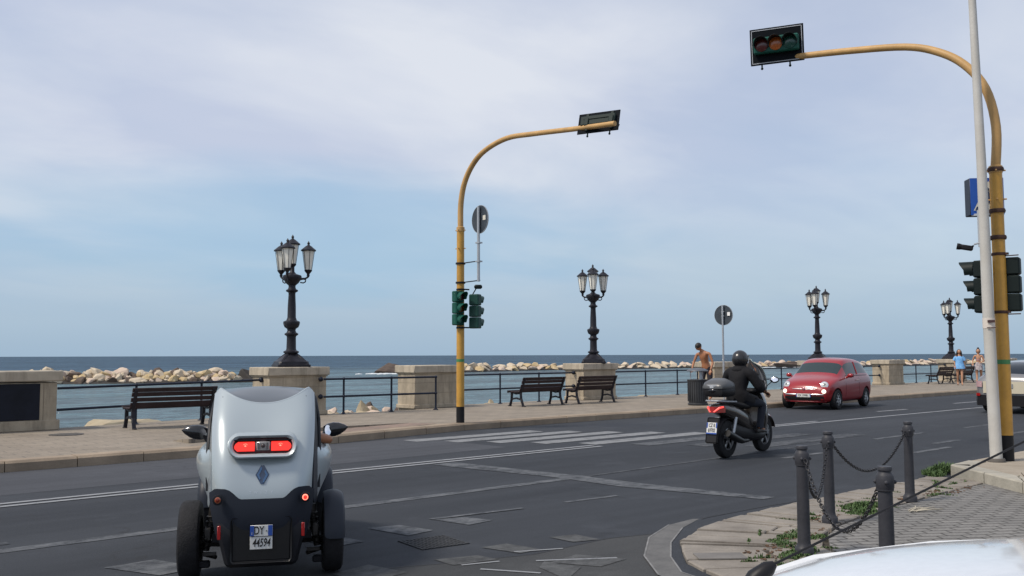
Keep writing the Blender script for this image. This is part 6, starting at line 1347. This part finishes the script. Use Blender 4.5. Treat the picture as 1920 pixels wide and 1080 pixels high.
for s_, sd in (('l', 1), ('r', -1)): bd.merge(hand_geo(J['wr'+s_], Vector((0, .75, -.35)) if s_ == 'l' else Vector((0, .75, -.35)), Vector((0, -.2, -1)), sd, 1.1, .9))
o = bd.build('body', skint, RID, 80); eyes(o, J['head'], .115, ax)
fore = lambda c: not (abs(c.x) > .24 and c.y > .045 and .90 < c.z < 1.15)
g = garment(bd, .86, 1.41, .040, lambda c: fore(c) and (c.y < .12)); g.build('jacket', mat('black_jacket', (0.010, 0.010, 0.012), .8, spec=.22, bump=.6, bscale=9), RID, 80)
b = MB(); b.sphere(J['neck']+Vector((0, -.05, -.02)), .11, 14, 8, (1.15, .9, .65)); b.build('hood', mat('black_jacket', (0.010, 0.010, 0.012), .8, spec=.22), RID)
g = garment(bd, .42, .93, .016); g.build('jeans', mat('dark_jeans', (0.012, 0.016, 0.028), .8), RID, 80)
shoes(RID, J, mat('dark_shoe', (0.025, 0.022, 0.02), .5), True)
b = MB(); rings = []; c = J['head']+Vector((0, -.01, .035))
for i in range(15):
    a = -1.05+i/14*(math.pi/2+1.05); rr, hh = math.cos(a), math.sin(a); rings.append([c+Vector((math.cos(q)*.128*rr, math.sin(q)*.150*rr*(1 if (math.sin(q) < .45 or a > .25) else .60), hh*.142)) for q in [2*math.pi*j/26 for j in range(26)]])
b.ring_loft(rings, True, False, False); hm = b.build('helmet', mat('helmet_black', (0.016, 0.016, 0.018), .32, coat=.3), RID, 60)
b = MB(); b.ring_loft([[c+Vector((math.sin(q)*.137*rr, math.cos(q)*.168*rr, z)) for q in [-1.25+2.5*j/14 for j in range(15)]] for z, rr in ((-.07, .93), (0, 1.0), (.06, .98))], closed=False); b.build('visor', sg, hm)
b = MB(); b.lathe([(.030, 0), (.034, .02), (.030, .03)], J['wrr']+Vector((0, -.035, .02)), 12, 'Y'); b.build('watch', blackgloss, RID)
# --- driver of the buggy: elbow out of the right side
DR = thing('person', 'driver inside the silver buggy, bare elbow resting out on its right side', 'person', (3.355, 6.41, 0.004), R(61.3-90))
J = {a: Vector(c) for a, c in {'pelvis': (0, .25, .60), 'chest': (0, .24, .86), 'neck': (0, .28, 1.08), 'head': (0, .33, 1.19),
     'shl': (-.17, .27, 1.0), 'ell': (-.25, .5, .80), 'wrl': (-.12, .95, .85), 'shr': (.19, .30, 1.0), 'elr': (.500, .42, .925), 'wrr': (.45, .82, .93),
     'hpl': (-.09, .28, .58), 'knl': (-.14, .75, .66), 'anl': (-.12, 1.10, .42), 'tol': (-.12, 1.26, .42), 'hpr': (.09, .28, .58), 'knr': (.14, .75, .66), 'anr': (.12, 1.10, .42), 'tor': (.12, 1.26, .42)}.items()}
bd = body(J, .98); hb, ax = head_geo(J['head'], .10, (0, 1, 0), (0, 0, 1)); bd.merge(hb)
for s_, sd in (('l', 1), ('r', -1)): bd.merge(hand_geo(J['wr'+s_], (J['wr'+s_]-J['el'+s_]).normalized(), Vector((0, 0, -1)), sd, .8, .9))
o = bd.build('body', skint, DR, 80); eyes(o, J['head'], .10, ax)
g = garment(bd, .55, 1.06, .014, lambda c: abs(c.x) < .33 and c.y < .55); g.build('shirt', mat('dark_shirt', (0.02, 0.022, 0.03), .8), DR, 80)
g = garment(bd, .38, .74, .014, lambda c: c.y > .40 and abs(c.x) < .24 and c.z < .74); g.build('trousers', mat('grey_trousers', (0.04, 0.04, 0.045), .8), DR, 80)
hair(DR, J, ax, .85, False)
# standing sign on the promenade behind the rider
SG = thing('road_sign', 'round road sign seen from behind on a slim grey post behind the scooter rider', 'sign', (23.88, 16.65, .15))
b = MB(); b.tube([(0, 0, 0), (0, 0, 2.95)], .030, 12); b.build('post', galv, SG)
round_sign(SG, (.045, 0, 2.65), .305, (1, .10), 0, False)
b = MB(); b.box((.040, -.19, 2.68), (.005, .10, .11), bev=.0); b.build('sticker', mat('sticker_white', (.75, .75, .73), .6), SG)
b = MB(); b.box((.042, .12, 2.80), (.004, .22, .06), rot=Matrix.Rotation(R(18), 4, 'X')); b.box((.042, .215, 2.68), (.004, .04, .24)); b.build('stiffener', galv, SG)
for z in (2.62, 2.75): b = MB(); b.box((.02, 0, z), (.05, .09, .02)); b.build('bracket', galv, SG)
# small boat moored far off at the right
BT = thing('sailing_boat', 'small white boat with a bare mast far out beside the yellow pole', 'boat', (292, 104.5, -1.5), R(70))
b = MB(); rings = []
for x, w, z0, z1 in ((-3.4, 1.0, .1, .9), (-2, 1.25, -.2, .85), (0, 1.3, -.3, .9), (2, .95, -.2, 1.05), (3.3, .35, .1, 1.25), (3.9, .03, .7, 1.35)):
    rings.append([(x, w, z1), (x, w*.8, (z0+z1)/2-.1), (x, 0, z0), (x, -w*.8, (z0+z1)/2-.1), (x, -w, z1), (x, 0, z1+.02)])
b.ring_loft(rings); b.build('hull', mat('boat_white', (0.65, 0.66, 0.68), .4), BT)
b = MB(); b.box((-.4, 0, 1.3), (2.0, 1.4, .8), bev=.1); b.build('cabin', mat('boat_blue', (0.03, 0.06, 0.12), .4), BT)
b = MB(); b.tube([(.4, 0, 1), (.4, 0, 5.0)], .06, 6); b.tube([(.4, 0, 1.8), (-2.4, 0, 1.9)], .05, 6); b.build('mast', galv, BT)
